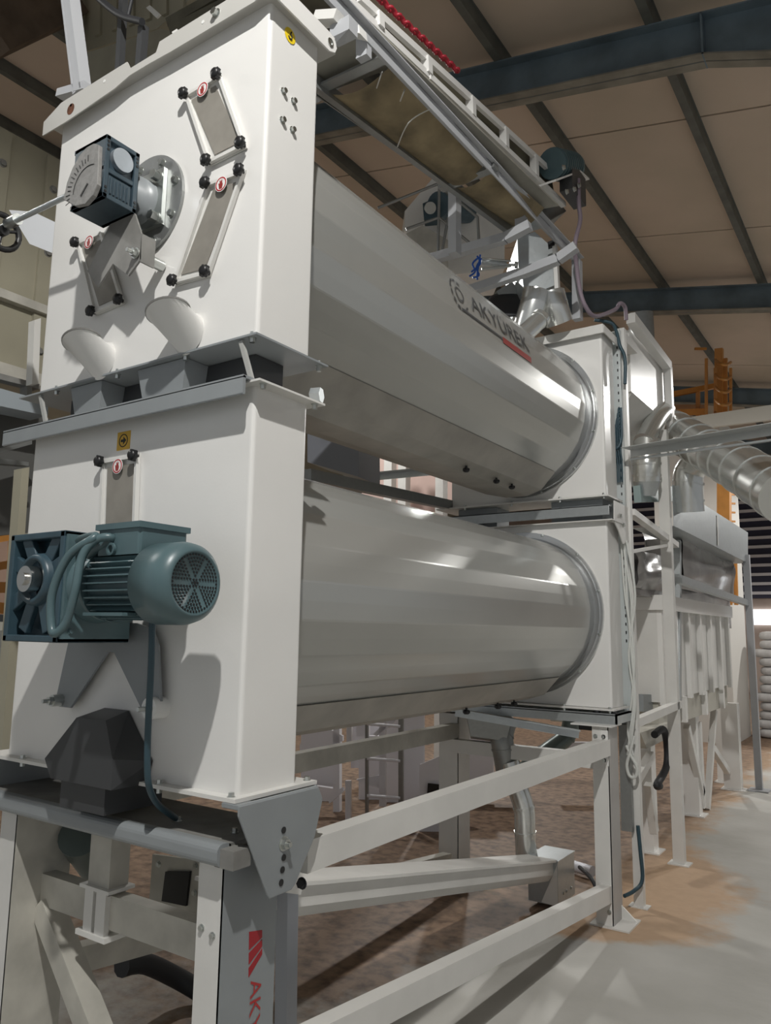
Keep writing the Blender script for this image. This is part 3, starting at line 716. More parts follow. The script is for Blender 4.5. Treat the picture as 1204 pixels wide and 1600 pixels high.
# near cross beam with rounded top, dusty shelf behind it
c = M(); c.rbox((-1.25, -.05, .968), (-.012, .0, 1.022), .018, 4, 'x'); cb = c.build('front_beam', GREY, fr_)
c = M(); c.box((-1.25, -.01, 1.008), (-.012, .235, 1.019)); c.box((-.03, -.04, .968), (.034, .02, 1.012)); c.build('beam_shelf', GREYD, fr_)
c = M(); c.box((-1.16, .02, 1.112), (.03, .28, 1.121)); c.build('support_tray', GREY, fr_)
# bent mounting bracket on the right
def bracket(yo):
    c = M(); x = .036
    c.prism([(x, -.036+yo, 1.118), (x, .272+yo, 1.118), (x, .292+yo, 1.083), (x, .262+yo, .99), (x, .185+yo, .885), (x, .170+yo, .875), (x, .088+yo, .874), (x, .078+yo, .885), (x, -.036+yo, 1.095)], (.006, 0, 0))
    c.rbox((-.02, -.036+yo, 1.108), (.040, .272+yo, 1.121), .004, 2, 'y')
    return c
bk = bracket(0).build('mounting_bracket', GREY, fr_, bevel=.002)
c = M()
for px, py in ((443, 1297), (443, 1340), (441, 1359), (439, 1379)):
    p = AX(px, py, .043); c.cone(p, p+V((.0012, 0, 0)), .0085, .0085, 16)
c.build('adjusting_holes', BLACK, bk)
p = AX(443, 1318, .042); c = M(); c.hexb(p, (1, 0, 0), .014, .012, .012); c.build('adjusting_bolt', ZINC, bk)
for x in (-1.07, -.60): pass
c = M(); c.prism([(-1.12, -.03, 1.02), (-1.12, .25, 1.02), (-1.12, .27, 1.11), (-1.12, -.03, 1.11)], (.006, 0, 0)); c.build('mounting_bracket', GREY, fr_)
# bracket on top of shelf: bolts
c = M()
for px, py in ((278, 1283), (366, 1301)): c.hexb(AZ(px, py, 1.02), (0, 0, 1), .008, .010)
c.each('shelf_bolt', ZINC, fr_)
# rails
c = M(); c.box((-.005-.045, .27, .885), (.012, 2.87, .972)); c.build('side_rail', WHITE2, fr_)
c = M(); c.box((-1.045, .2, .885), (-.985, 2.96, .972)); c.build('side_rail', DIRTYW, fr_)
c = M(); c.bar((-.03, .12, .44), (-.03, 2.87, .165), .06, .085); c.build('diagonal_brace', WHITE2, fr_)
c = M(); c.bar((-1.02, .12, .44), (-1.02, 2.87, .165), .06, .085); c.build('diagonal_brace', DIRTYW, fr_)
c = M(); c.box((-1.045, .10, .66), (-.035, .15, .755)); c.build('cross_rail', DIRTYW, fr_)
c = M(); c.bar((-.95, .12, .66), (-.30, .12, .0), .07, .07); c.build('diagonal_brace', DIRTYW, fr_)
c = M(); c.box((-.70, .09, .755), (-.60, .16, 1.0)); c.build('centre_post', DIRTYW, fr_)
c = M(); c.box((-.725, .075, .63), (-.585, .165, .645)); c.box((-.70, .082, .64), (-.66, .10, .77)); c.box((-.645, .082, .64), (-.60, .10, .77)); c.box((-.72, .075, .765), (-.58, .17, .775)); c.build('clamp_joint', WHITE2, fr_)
c = M(); c.box((-1.05, 2.9, .80), (-.02, 2.96, .88)); c.build('cross_rail', WHITE2, fr_)
# far end: top channel, levelling plates
c = M(); c.box((-1.35, YF-.05, 1.048), (.04, YF-.04, 1.10)); c.box((-1.35, YF-.05, 1.095), (.04, YF+.28, 1.105)); c.box((.03, YF-.05, 1.05), (.04, YF+.28, 1.105)); c.build('far_beam', GALV, fr_)
c = M(); c.box((-.20, YF-.13, 1.040), (.035, YF+.05, 1.048)); c.build('top_plate', WHITE, fr_)
c = M()
for x, z in ((-.066, .985), (-.020, .985), (-.020, .86), (-.066, .17), (-.015, .165), (-.015, .075)): c.hexb((x, 2.855, z), (0, -1, 0), .009, .006)
c.each('leg_bolt', ZINC, l3)
c = M(); c.prism([(-.035, 2.853, 1.02), (.006, 2.853, 1.02), (.006, 2.853, .83), (-.01, 2.853, .83), (-.035, 2.853, .90)], (0, .004, 0)); c.build('gusset_plate', WHITE, l3)
for y in (2.93, 3.05): pass
c = M(); c.box((-.2, YF+.0, 1.0), (-.12, YF+.06, 1.045)); c.build('rubber_pad', RUBBER, fr_)
c = M()
for x in (-.08, .02): c.hexb((x, YF-.03, 1.105), (0, 0, 1), .014, .012); c.cyl((x-.01, YF, 1.04), (x-.01, YF, 1.11), .02, 12)
c.each('mount_bolt', RUBBER, fr_)
# white joint plates behind the bracket
c = M(); c.hexb(AX(472, 1380, .0), (0, -1, 0), .012, .01); c.build('rail_bolt', RUBBER, fr_)

GREYH2 = mat('blue_grey_steel', (.36, .38, .42), .4)
# ================================================================ BELOW THE DRUMS
# sloping discharge conveyor with galvanised end box
dc = thing('discharge_conveyor', 'long white discharge conveyor trough sloping to the floor under the drums', 'conveyor', (-.4, 1.8, 0))
c = M()
a, b = V((-.42, .35, .70)), V((-.42, 2.95, .20))
def sec(p, w=.075, h=.055): return [p+V((-w, 0, h)), p+V((-w, 0, -h*.3)), p+V((-w*.6, 0, -h)), p+V((w*.6, 0, -h)), p+V((w, 0, -h*.3)), p+V((w, 0, h))]
c.hull(sec(a), sec(b)); c.build('trough', WHITE2, dc)
c = M(); c.prism([AX(449, 1395, -.3), AX(466, 1395, -.3), AX(463, 1640, -.3), AX(447, 1640, -.3)], (-.05, 0, 0)); c.build('support_leg', GREYH2, dc)
c = M(); c.prism([AX(447, 1395, -.28), AX(470, 1398, -.28), AX(474, 1372, -.28), AX(462, 1345, -.28)], (-.05, 0, 0)); c.build('end_plate', WHITE2, dc)
c = M(); c.bar(a+V((0, 0, .06)), b+V((0, 0, .06)), .19, .012); c.build('lid', WHITE2, dc)
c = M(); c.box((-.50, 2.9, .03), (-.32, 3.16, .27)); c.box((-.505, 2.895, .262), (-.315, 3.165, .272)); eb = c.build('end_box', GALV, dc)
c = M(); c.prism([(-.42, 2.897, .035), (-.322, 2.897, .03), (-.322, 2.897, .25)], (0, .002, 0)); c.build('corner_plate', WHITE, eb)
c = M(); 
for y in (2.98, 3.03, 3.1): c.hexb((-.32, y, .08), (1, 0, 0), .007, .005)
c.each('box_bolt', ZINC, eb)
# galvanised drop pipe: elbow sections
c = M(); pts = [AD(855, 1130, 4.75), AD(800, 1165, 4.75)]
def pipe(pts, r, name, mt, label, cat='pipe', seams=True, n=22, rings=()):
    c = M()
    P = [V(p) for p in pts]
    c.tube(P, r, n, True, 5)
    for i, p in enumerate(P):
        if i in rings or (seams and 0 < i < len(P)-1):
            d = (P[min(i+1, len(P)-1)]-P[max(i-1, 0)]).normalized(); c.ring(p-d*.006, p+d*.006, r+.004, r-.002, n)
    return tag(c.build(name, mt), label, cat)
d1 = 4.55
pipe([AD(822, 1345, d1), AD(820, 1300, d1), AD(818, 1262, d1+.02), AD(806, 1225, d1+.05), AD(795, 1190, d1+.08)], .062, 'drop_pipe', DUCT, 'galvanised jointed pipe bending down onto the discharge conveyor', rings=(0,))
pipe([AD(792, 1205, d1+.1), AD(786, 1170, d1+.1), AD(784, 1150, d1+.12), AD(790, 1128, d1+.2)], .068, 'pipe_elbow', GALVD, 'dull grey pipe elbow above the jointed galvanised pipe')
pipe([AD(815, 1208, d1+.25), AD(850, 1178, d1+.25), AD(885, 1150, d1+.3), AD(893, 1120, d1+.3)], .055, 'diagonal_pipe', PIPEG, 'grey-green diagonal pipe below the far end of the lower drum')
c = M(); c.hull([AD(735, 1150, 4.6), AD(790, 1158, 4.6), AD(790, 1162, 4.9), AD(735, 1154, 4.9)], [AD(728, 1112, 4.6), AD(800, 1122, 4.6), AD(800, 1126, 4.9), AD(728, 1116, 4.9)])
tag(c.build('outlet_funnel', GALVD), 'grey outlet funnel hanging under the far end of the lower drum', 'funnel')
# galvanised rail running under the far end
c = M(); c.angle(AD(712, 1106, 4.2), AD(905, 1140, 4.1), .05, .045)
tag(c.build('cable_rail', GALV), 'grey galvanised angle rail under the far end of the lower drum', 'rail')
# rolls lying behind the post on the floor
c = M(); c.tube([AZ(838, 1335, .05), AZ(925, 1362, .05)], .035, 12)
tag(c.build('floor_tube', mat('tube_zinc', (.6, .6, .64), .55, .3)), 'pale metal tube lying on the dusty floor behind the far leg', 'tube')
c = M(); c.tube([AZ(905, 1355, .10), AZ(925, 1375, .14), AZ(938, 1410, .02)], .012, 8)
tag(c.build('floor_hose', RUBBER), 'short dark hose curving down behind the far leg', 'hose')

# ---- white machine seen through the frame (behind)
bm_ = thing('background_machine', 'white sheet metal machine with ladder seen below the lower drum', 'machine', AZ(650, 1330, 0))
dp_ = 6.1
def quadD(mm, pts, dep, t=.03):
    pp = [AD(x, y, dep) for x, y in pts]; mm.prism(pp, _f.cross(V((0, 0, 1))).cross(V((0, 0, 1)))*-t if 0 else V((-.3*t, t, 0)))
def panel(pts, dep, name, mt, parent, t=.03):
    c = M(); quadD(c, pts, dep, t); return c.build(name, mt, parent)
panel([(468, 1165), (480, 1130), (498, 1130), (535, 1150), (535, 1158), (468, 1180)], 6.6, 'side_panel', MACHB, bm_)
panel([(628, 1095), (662, 1090), (662, 1308), (628, 1320)], 6.4, 'side_panel', MACHB, bm_)
panel([(655, 1195), (690, 1180), (702, 1215), (700, 1335), (655, 1320)], 6.0, 'front_panel', MACHB, bm_)
panel([(668, 1224), (687, 1226), (687, 1240), (667, 1240)], 5.97, 'dark_opening', BLACK, bm_, .01)
panel([(556, 1120), (576, 1116), (576, 1150), (556, 1150)], 6.5, 'side_panel', MACHB, bm_)
for x0, x1, y0, y1, dd, nm in ((539, 547, 1220, 1290, 6.2, 'post'), (541, 549, 1115, 1160, 6.2, 'post'), (570, 574, 1118, 1275, 6.15, 'ladder_rail'), (622, 629, 1100, 1340, 6.15, 'ladder_rail'), (592, 602, 1110, 1260, 6.3, 'post')):
    panel([(x0, y0), (x1, y0), (x1, y1), (x0, y1)], dd, nm, MACHB if nm == 'post' else GALVD, bm_)
for y in (1131, 1243, 1185): 
    M().cyl(AD(573, y, 6.15), AD(625, y+4, 6.15), .012, 8).build('rung', MACHB, bm_)
panel([(604, 1128), (620, 1112), (622, 1122), (606, 1138)], 6.3, 'bracket', MACHB, bm_)
panel([(582, 1148), (600, 1130), (604, 1137), (588, 1150)], 6.3, 'bracket', MACHB, bm_)
panel([(556, 1218), (600, 1210), (602, 1232), (575, 1228)], 6.35, 'bracket', MACHB, bm_)
panel([(512, 1245), (535, 1230), (537, 1236), (514, 1256)], 6.3, 'bracket', MACHB, bm_)
for pts, dd, nm in (([(470, 1225), (520, 1232), (520, 1262), (470, 1275)], 7.0, 'back_panel'), ([(560, 1150), (600, 1150), (600, 1300), (585, 1315), (560, 1290)], 7.1, 'back_panel'), ([(765, 1105), (800, 1105), (800, 1195), (765, 1195)], 7.2, 'back_panel'), ([(860, 1160), (925, 1160), (925, 1180), (860, 1180)], 7.4, 'back_panel'), ([(470, 1130), (530, 1128), (530, 1235), (470, 1235)], 7.2, 'back_panel'), ([(600, 1085), (624, 1085), (624, 1330), (600, 1330)], 7.0, 'back_panel'), ([(690, 1110), (770, 1110), (770, 1245), (690, 1245)], 7.0, 'back_panel'), ([(548, 1100), (600, 1100), (600, 1200), (548, 1200)], 7.3, 'back_panel'), ([(700, 1225), (722, 1225), (722, 1340), (700, 1340)], 6.2, 'post'), ([(520, 1130), (530, 1130), (530, 1330), (520, 1330)], 6.6, 'post')):
    panel(pts, dd, nm, MACHB, bm_, .06)
# box with slide gate behind the front beam, left
sg = thing('slide_gate_box', 'dusty greenish slide gate plate with dark square opening under the front beam', 'gate', AD(270, 1460, 2.7))
def frontq(pts, y, t=.01):
    c = M(); c.prism([AY(x, y_, y) for x, y_ in pts], (0, t, 0)); return c
frontq([(238, 1335), (318, 1345), (312, 1460), (230, 1450)], .45).build('plate', DIRTYW, sg)
frontq([(258, 1362), (296, 1362), (290, 1416), (252, 1408)], .44, .009).build('opening', BLACK, sg)
c = M()
for px, py in ((248, 1350), (306, 1353), (246, 1420), (300, 1432), (282, 1428), (262, 1434), (304, 1395)): c.hexb(AY(px, py, .45), (0, -1, 0), .008, .006)
c.each('plate_bolt', ZINC, sg)
frontq([(250, 1440), (318, 1452), (316, 1478), (255, 1470)], .30, .1).build('lower_box', GREYD, sg)
# grey outlet spout below the beam
c = M(); c.cone(AY(125, 1305, .18), AY(160, 1370, .42), .07, .055, 20); c.box((-.80, .1, .96), (-.6, .25, 1.005))
tag(c.build('outlet_spout', PIPEG), 'dark grey-green outlet spout pointing down behind the front beam', 'spout')
c = M(); c.bar(AY(100, 1312, .5), AY(180, 1405, .5), .04, .012); tag(c.build('pale_strip', WHITE2), 'pale metal strip slanting behind the outlet spout', 'strip')
# curved black hose on the floor below the frame
c = M(); c.tube([AZ(190, 1510, .25), AZ(225, 1505, .22), AZ(280, 1530, .1), AZ(330, 1560, .03)], .04, 10)
tag(c.build('floor_hose', RUBBER), 'thick black hose lying under the near frame', 'hose')

# ================================================================ CABLE STRUT AND TRAY
cs = thing('cable_ladder', 'tall perforated galvanised cable channel beside the far housings', 'cable channel', (0, 3.22, 0))
c = M(); c.box((-.058, 3.235, 1.02), (.035, 3.238, 3.47)); c.box((-.058, 3.205, 1.02), (-.054, 3.238, 3.47)); c.box((.031, 3.205, 1.02), (.035, 3.238, 3.47))
ch = c.build('channel', mat('bright_zinc_channel', (.62, .66, .66), .35, .3), cs)
c = M()
for k in range(40):
    z = 1.5+k*.05
    for dx in (-.030, .006): c.box((dx, 3.233, z), (dx+.007, 3.2348, z+.018))
c.build('perforation', BLACK, ch)
c = M(); c.box((.0, 3.245, .36), (.055, 3.29, 3.49)); c.build('strut', WHITE2, cs)
c = M(); c.box((.0, 3.245, 0), (.055, 3.29, .36)); c.box((-.03, 3.23, 0), (.08, 3.31, .006)); c.build('strut_foot', WHITE2, cs)
c = M(); c.box((-.045, 3.20, .42), (.02, 3.235, 1.02)); c.build('lower_channel', GALVD, cs)
for i in range(6):
    x = -.045+i*.013
    c = M(); c.tube([(x, 3.215, 2.48), (x+.004, 3.21, 2.60), (x-.002, 3.205, 2.70), (x*.5+.005, 3.20, 2.78+.03*i), (.028, 3.20, 2.84+.02*i)], .0055, 6)
    tag(c.build('signal_cable', CABLE), 'dark teal bundled cable, '+['leftmost', 'second', 'third', 'fourth', 'fifth', 'rightmost'][i]+' in the upper cable channel', 'cable', 'cables bundled in the channel')
c = M(); c.tube([(-.05, 3.20, 2.72), (-.0, 3.19, 2.69), (.03, 3.2, 2.76), (.032, 3.2, 2.95)], .009, 8)
tag(c.build('signal_cable', CABLE), 'thick dark cable curving out across the cable channel', 'cable')
c = M(); c.tube([AY(928, 500, 3.1), AY(955, 505, 3.15), AY(963, 520, 3.18), AY(968, 540, 3.2), AY(976, 560, 3.2), AY(976, 600, 3.2)], .011, 8)
tag(c.build('signal_cable', CABLE), 'dark cable dropping over the top corner into the cable channel', 'cable')
for i, (xx) in enumerate(((972, 985, 988, 990, 984), (975, 979, 986, 992, 988), (978, 992, 982, 990, 986), (970, 976, 990, 987, 980))):
    c = M(); c.tube([AY(xx[0], 845, 3.19), AY(xx[1], 930, 3.18), AY(xx[2], 1020, 3.18), AY(xx[3], 1090, 3.18), AY(xx[4], 1140, 3.17), AY(980+i*3, 1180, 3.17)], .0065, 6)
    tag(c.build('pale_cable', CABLEW), 'pale grey hanging cable, '+['first', 'second', 'third', 'fourth'][i]+' from the left on the cable channel', 'cable', 'pale cables on the channel')
c = M(); c.tube([AY(978, 1165, 3.17), AY(986, 1182, 3.16), AY(995, 1200, 3.16), AY(992, 1214, 3.16), AY(983, 1212, 3.16), AY(979, 1195, 3.16), AY(984, 1175, 3.16), AY(990, 1150, 3.17)], .009, 8)
tag(c.build('pale_cable', CABLEW), 'pale grey cable tied in a loop at the foot of the channel', 'cable')
c = M(); c.tube([AY(996, 1290, 3.22), AY(1000, 1330, 3.22), AY(1003, 1375, 3.22), AY(990, 1392, 3.18), AY(975, 1400, 3.1)], .011, 8)
tag(c.build('floor_cable', CABLE), 'dark cable curving off the bottom of the white strut', 'cable')
c = M(); p = AX(965, 825, .035); c.prism([AX(958, 782, .035), AX(982, 795, .035), AX(980, 845, .035), AX(972, 850, .035), AX(965, 830, .035), AX(958, 815, .035)], (.006, 0, 0))
gp = tag(c.build('corner_plate', WHITE2), 'pale corner plate bolted between the far housings beside the cable channel', 'plate')
c = M(); [c.hexb(AX(x, y, .042), (1, 0, 0), .011, .009) for x, y in ((969, 806), (973, 820))]; c.each('plate_bolt', ZINC, gp)
# horizontal cable tray going right
c = M(); a, b = AD(985, 703, 4.72), AD(1240, 662, 3.95)
ct = thing('cable_tray', 'perforated galvanised cable tray running out to the right', 'cable tray', (a+b)/2)
c.angle(a, b, .10, .045, .003); c.bar(a+V((0, 0, .0)), b, .10, .003); c.build('tray', mat('tray_zinc', (.55, .57, .57), .35, .35), ct)
c = M(); n = 26
for k in range(n):
    p = lerp(a, b, (k+.3)/n); q = lerp(a, b, (k+.75)/n); p = p+V((0, 0, -.0035)); q = q+V((0, 0, -.0035)); c.bar(p+V((.0, .02, 0)), q+V((0, .02, 0)), .009, .001)
c.build('tray_slots', DARK, ct)
a2, b2 = AD(985, 718, 4.72), AD(1240, 683, 3.95); c = M(); c.bar(a2, b2, .02, .012); c.build('lower_rail', GALV, ct)

# ================================================================ REAR TOWER: HOPPER, FRAME
hp = thing('aspiration_hopper', 'white framed hopper box rising behind the far upper housing', 'hopper', (-.5, 4.1, 3.0))
c = M(); c.box((-1.0, 3.62, 3.18), (-.02, 4.5, 3.62)); c.build('hopper_box', WHITE, hp)
c = M(); c.hull([(-.72, 3.95, 2.72), (-.45, 3.95, 2.72), (-.45, 4.2, 2.72), (-.72, 4.2, 2.72)], [(-1.0, 3.64, 3.18), (-.02, 3.64, 3.18), (-.02, 4.5, 3.18), (-1.0, 4.5, 3.18)]); c.build('hopper_cone', WHITE2, hp)
pA, pB = AX(985, 497, .02), AX(1043, 573, .02)
c = M(); c.bar(pA, pB, .06, .07); c.bar(V((.0, pB.y, pB.z)), V((-1.0, pB.y, pB.z)), .06, .07); c.box((-1.0, 3.30, 3.44), (.03, 3.62, 3.5)); c.build('top_rim', WHITE, hp)
c = M(); c.box((.0, 4.44, 2.9), (.05, 4.5, 3.6)); c.build('corner_post', WHITE, hp)
ef = thing('equipment_frame', 'tall white and galvanised post frame behind the separators', 'frame', (0, 5.8, 0))
c = M(); c.box((-.03, 4.25, 0), (.045, 4.31, 3.05)); c.box((-.06, 4.22, 0), (.08, 4.34, .008)); c.build('post', WHITE2, ef)
c = M(); c.box((.01, 7.38, 0), (.075, 7.44, 2.4)); c.box((-.05, 7.3, 0), (.14, 7.5, .012)); c.build('post', mat('light_grey_paint', (.42, .43, .45), .45), ef)
def railX(p0, p1, x, w, h, nm, mt): c = M(); c.bar(AX(*p0, x), AX(*p1, x), w, h); return c.build(nm, mt, ef)
railX((985, 800), (1055, 852), .01, .05, .04, 'cross_rail', WHITE2)
railX((985, 862), (1052, 850), .01, .03, .02, 'cross_rail', WHITE2)
railX((985, 1132), (1060, 1100), .02, .05, .05, 'cross_rail', WHITE2)
railX((1060, 905), (1165, 942), .02, .05, .06, 'long_rail', GALV)
railX((1000, 1098), (1058, 1098), -.2, .04, .12, 'base_rail', GREY)
railX((995, 772), (1050, 772), -.1, .05, .12, 'teal_beam', mat('teal_grey_paint', (.28, .36, .36), .4))
c = M(); c.bar(AX(1058, 845, -.1), AX(1058, 1100, -.1), .05, .05); c.build('inner_post', GALV, ef)
# galvanised channel hood
c = M(); c.prism([AX(1050, 757, .04), AX(1168, 832, .04), AX(1168, 880, .04), AX(1052, 822, .04)], (-.003, 0, 0))
c.prism([AX(1052, 822, .04), AX(1168, 880, .04), AX(1168, 880, .04)+V((-.3, 0, 0)), AX(1052, 822, .04)+V((-.3, 0, 0))], (0, 0, .003))
gh = tag(c.build('channel_hood', GALV), 'long plain galvanised steel channel panel across the rear frame', 'panel')
c = M(); c.bar(AX(1120, 806, .045), AX(1121, 852, .045), .03, .006, (1, 0, 0)); c.build('joint_strip', WHITE2, gh)
c = M(); p = AX(1066, 778, .042); c.cyl(p, p+V((.002, 0, 0)), .014, 10); c.build('red_mark', RED, gh)
# grey plastic sleeves under the hood
for (pts, lab) in (([(1058, 826), (1140, 868), (1143, 935), (1062, 920)], 'wide grey plastic dust sleeve hanging under the galvanised panel'), ([(988, 860), (1040, 868), (1040, 925), (990, 918)], 'grey plastic dust sleeve hanging between the strut and the white post')):
    c = M(); nx, nz = 18, 10; vs = []
    A, B, C_, D_ = [AX(x, y, -.12) for x, y in pts]
    for i in range(nx+1):
        for j in range(nz+1):
            u, v = i/nx, j/nz; p = lerp(lerp(A, B, u), lerp(D_, C_, u), v)
            vs.append(p+V((.04*sin(pi*v)+.012*sin(9*v+5*u)+.008*sin(13*u), 0, 0)))
    n0 = len(vs); vs2 = [p+V((-.3, 0, 0)) for p in vs]
    f1 = [(i*(nz+1)+j, (i+1)*(nz+1)+j, (i+1)*(nz+1)+j+1, i*(nz+1)+j+1) for i in range(nx) for j in range(nz)]
    c.add(vs, f1, True); c.add(vs2, [f[::-1] for f in f1], True)
    c.box(min(V(A), V(D_), key=lambda q: q.y)+V((-.28, .02, -.3)), max(V(B), V(C_), key=lambda q: q.y)+V((-.02, -.02, -.05)))
    tag(c.build('dust_sleeve', PLASTIC), lab, 'plastic sheet')

# ---- ribbed white sifter housing on legs
sf = thing('sifter_machine', 'long white ribbed cleaning machine on slanted legs behind the separators', 'machine', (-.4, 5.7, 0))
c = M(); zt_, zb_ = 1.84, 1.06
c.box((-1.0, 4.42, zb_), (-.12, 7.0, zt_-.03)); c.build('casing', WHITE2, sf)
for k in range(7):
    y = 4.42+k*.42
    c = M(); c.box((-.12, y, zb_-.02), (-.085, y+.06, zt_-.10)); c.build('rib', WHITE, sf)
c = M(); c.box((-1.02, 4.38, zt_-.11), (-.06, 7.05, zt_)); c.build('top_rim', WHITE, sf)
c = M(); c.box((-1.0, 4.38, zt_-.0), (-.15, 6.9, zt_+.035)); c.build('lid_edge', DIRTYW, sf)
c = M(); c.box((-.98, 4.45, zb_-.20), (-.14, 7.0, zb_)); c.build('base_tray', mat('base_beige', (.48, .46, .40), .5), sf)
for y in (5.1, 5.85, 6.6): M().box((-.14, y, zb_-.2), (-.10, y+.06, zb_)).build('base_rib', WHITE, sf)
for x, y, w in ((-.20, 4.42, .09), (-.19, 5.82, .14), (-.10, 7.25, .16), (-.30, 7.6, .09)):
    c = M(); c.box((x-w, y, 0), (x, y+.12, zb_-.2)); c.box((x-w-.03, y-.03, 0), (x+.04, y+.15, .01)); c.build('leg', WHITE, sf)
for p, q in (((1090, 1128), (1097, 1262)), ((1115, 1110), (1104, 1265)), ((1072, 1135), (1096, 1240)), ((1112, 1168), (1136, 1205)), ((1012, 1225), (1022, 1300)), ((985, 1235), (1016, 1180))):
    c = M(); c.bar(AX(*p, -.2), AX(*q, -.2), .05, .06); c.build('diagonal_leg', WHITE2, sf)
c = M(); c.tube([AX(1022, 1148, -.05), AX(1036, 1140, -.05), AX(1042, 1170, -.05), AX(1040, 1200, -.05), AX(1026, 1226, -.05), AX(1030, 1228, -.05)], .025, 10)
tag(c.build('drive_belt_hose', RUBBER), 'thick black hose curving down in front of the white machine legs', 'hose')
c = M(); c.prism([AX(1000, 1145, -.1), AX(1060, 1125, -.1), AX(1050, 1150, -.1), AX(1010, 1170, -.1)], (-.1, 0, 0)); tag(c.build('grain_cover', DIRTYW), 'dusty pale sheet under the rear cross rail', 'sheet')

# ---- round ducts
def duct(pts, r, name, label, rr=None, mt=None, rib=0, n=28):
    c = M(); P = [V(p) for p in pts]; c.tube(P, rr if rr else r, n, True, 6)
    if rib:
        for k in range(rib):
            t = (k+.5)/rib*(len(P)-1); i = min(int(t), len(P)-2); f = t-i
            p = lerp(P[i], P[i+1], f); d = (P[i+1]-P[i]).normalized(); rad = (rr[0]+(rr[1]-rr[0])*t/(len(P)-1)) if rr else r
            c.ring(p-d*.008, p+d*.008, rad+.005, rad-.004, n)
    return tag(c.build(name, mt or DUCT), label, 'duct')
duct([AD(1046, 668, 6.2), AD(1100, 700, 5.5), AD(1150, 728, 4.9), AD(1230, 778, 4.1)], .15, 'air_duct', 'large round zinc air duct sloping out of the picture on the right', rib=9)
duct([AD(1010, 690, 5.55), AD(1010, 725, 5.5), AD(1010, 752, 5.5)], .095, 'air_duct', 'short vertical zinc duct under the white hopper cone', rib=3)
c = M(); c.cone(AD(1010, 752, 5.5), AD(1010, 775, 5.5), .095, .06, 24); tag(c.build('duct_reducer', GALV), 'tapered zinc reducer below the short vertical duct', 'duct')
duct([AD(1128, 712, 5.6), AD(1098, 716, 5.7), AD(1078, 735, 5.8), AD(1074, 758, 5.8), AD(1076, 800, 5.8)], .11, 'air_duct', 'zinc duct elbow dropping behind the galvanised panel', rib=5)
duct([AD(1040, 640, 6.0), AD(1025, 655, 5.7), AD(1005, 690, 5.5)], .07, 'air_duct', 'narrow zinc duct leaning behind the white corner post', rib=2)
duct([AD(1000, 490, 7.0), AD(1003, 560, 7.0), AD(1003, 760, 7.0)], .11, 'air_duct', 'dull vertical duct with wires behind the hopper top', mt=GALVD)

# ---- orange platform and caged ladder
ol = thing('caged_ladder', 'orange caged ladder with platform rail in the far background', 'ladder', AD(1128, 1000, 11))
def ob_(p, q, w=.05, dep=10.5, nm='rail', dep2=None): M().bar(AD(*p, dep), AD(*q, dep2 or dep), w, w).build(nm, ORANGE, ol)
ob_((1123, 545), (1123, 660), .10, 10.5, 'stringer'); ob_((1133, 560), (1133, 660), .05, 10.5, 'stringer')
ob_((1131, 720), (1131, 830), .16, 10.5, 'stringer'); ob_((1136, 820), (1140, 945), .06, 10.5, 'stringer'); ob_((1147, 850), (1150, 945), .05, 10.5, 'stringer')
for x in (1103, 1117, 1141): ob_((x, 560 if x < 1110 else 575), (x, 660), .035, 10.3, 'guard_bar')
for y in (562, 585, 605, 625, 645):
    c = M(); c.tube([AD(1117, y, 10.3), AD(1124, y+6, 9.9), AD(1134, y+8, 9.9), AD(1141, y+4, 10.3)], .02, 6); c.build('cage_hoop', ORANGE, ol)
for y in range(730, 950, 14): ob_((1128, y), (1148, y+1), .025, 10.6, 'rung')
ob_((1046, 617), (1118, 603), .07, 10.8, 'rail'); ob_((1090, 610), (1090, 650), .05, 10.8, 'rail'); ob_((1085, 545), (1103, 545), .03, 10.5, 'guard_bar')
c = M(); c.hull([AD(1046, 650, 10.6), AD(1103, 648, 10.6), AD(1103, 640, 12), AD(1046, 640, 12)], [AD(1046, 640, 10.6), AD(1103, 638, 10.6), AD(1103, 632, 12), AD(1046, 632, 12)]); c.build('platform', ORANGE, ol)
c = M(); q0, q1 = AD(1060, 720, 12), AD(1128, 655, 12); c.box((q0.x-.4, q0.y, 0), (q1.x, q1.y+1, q1.z))
tag(c.build('storage_silo', mat('pale_bin', (.62, .60, .56), .6)), 'tall pale bin casing behind the orange ladder', 'silo')
c = M(); c.bar(AD(1060, 665, 9.5), AD(1240, 640, 8.0), .06, .16); tag(c.build('pale_beam', mat('cream_beam', (.62, .60, .54), .6)), 'pale cream beam crossing behind the round air duct', 'beam')
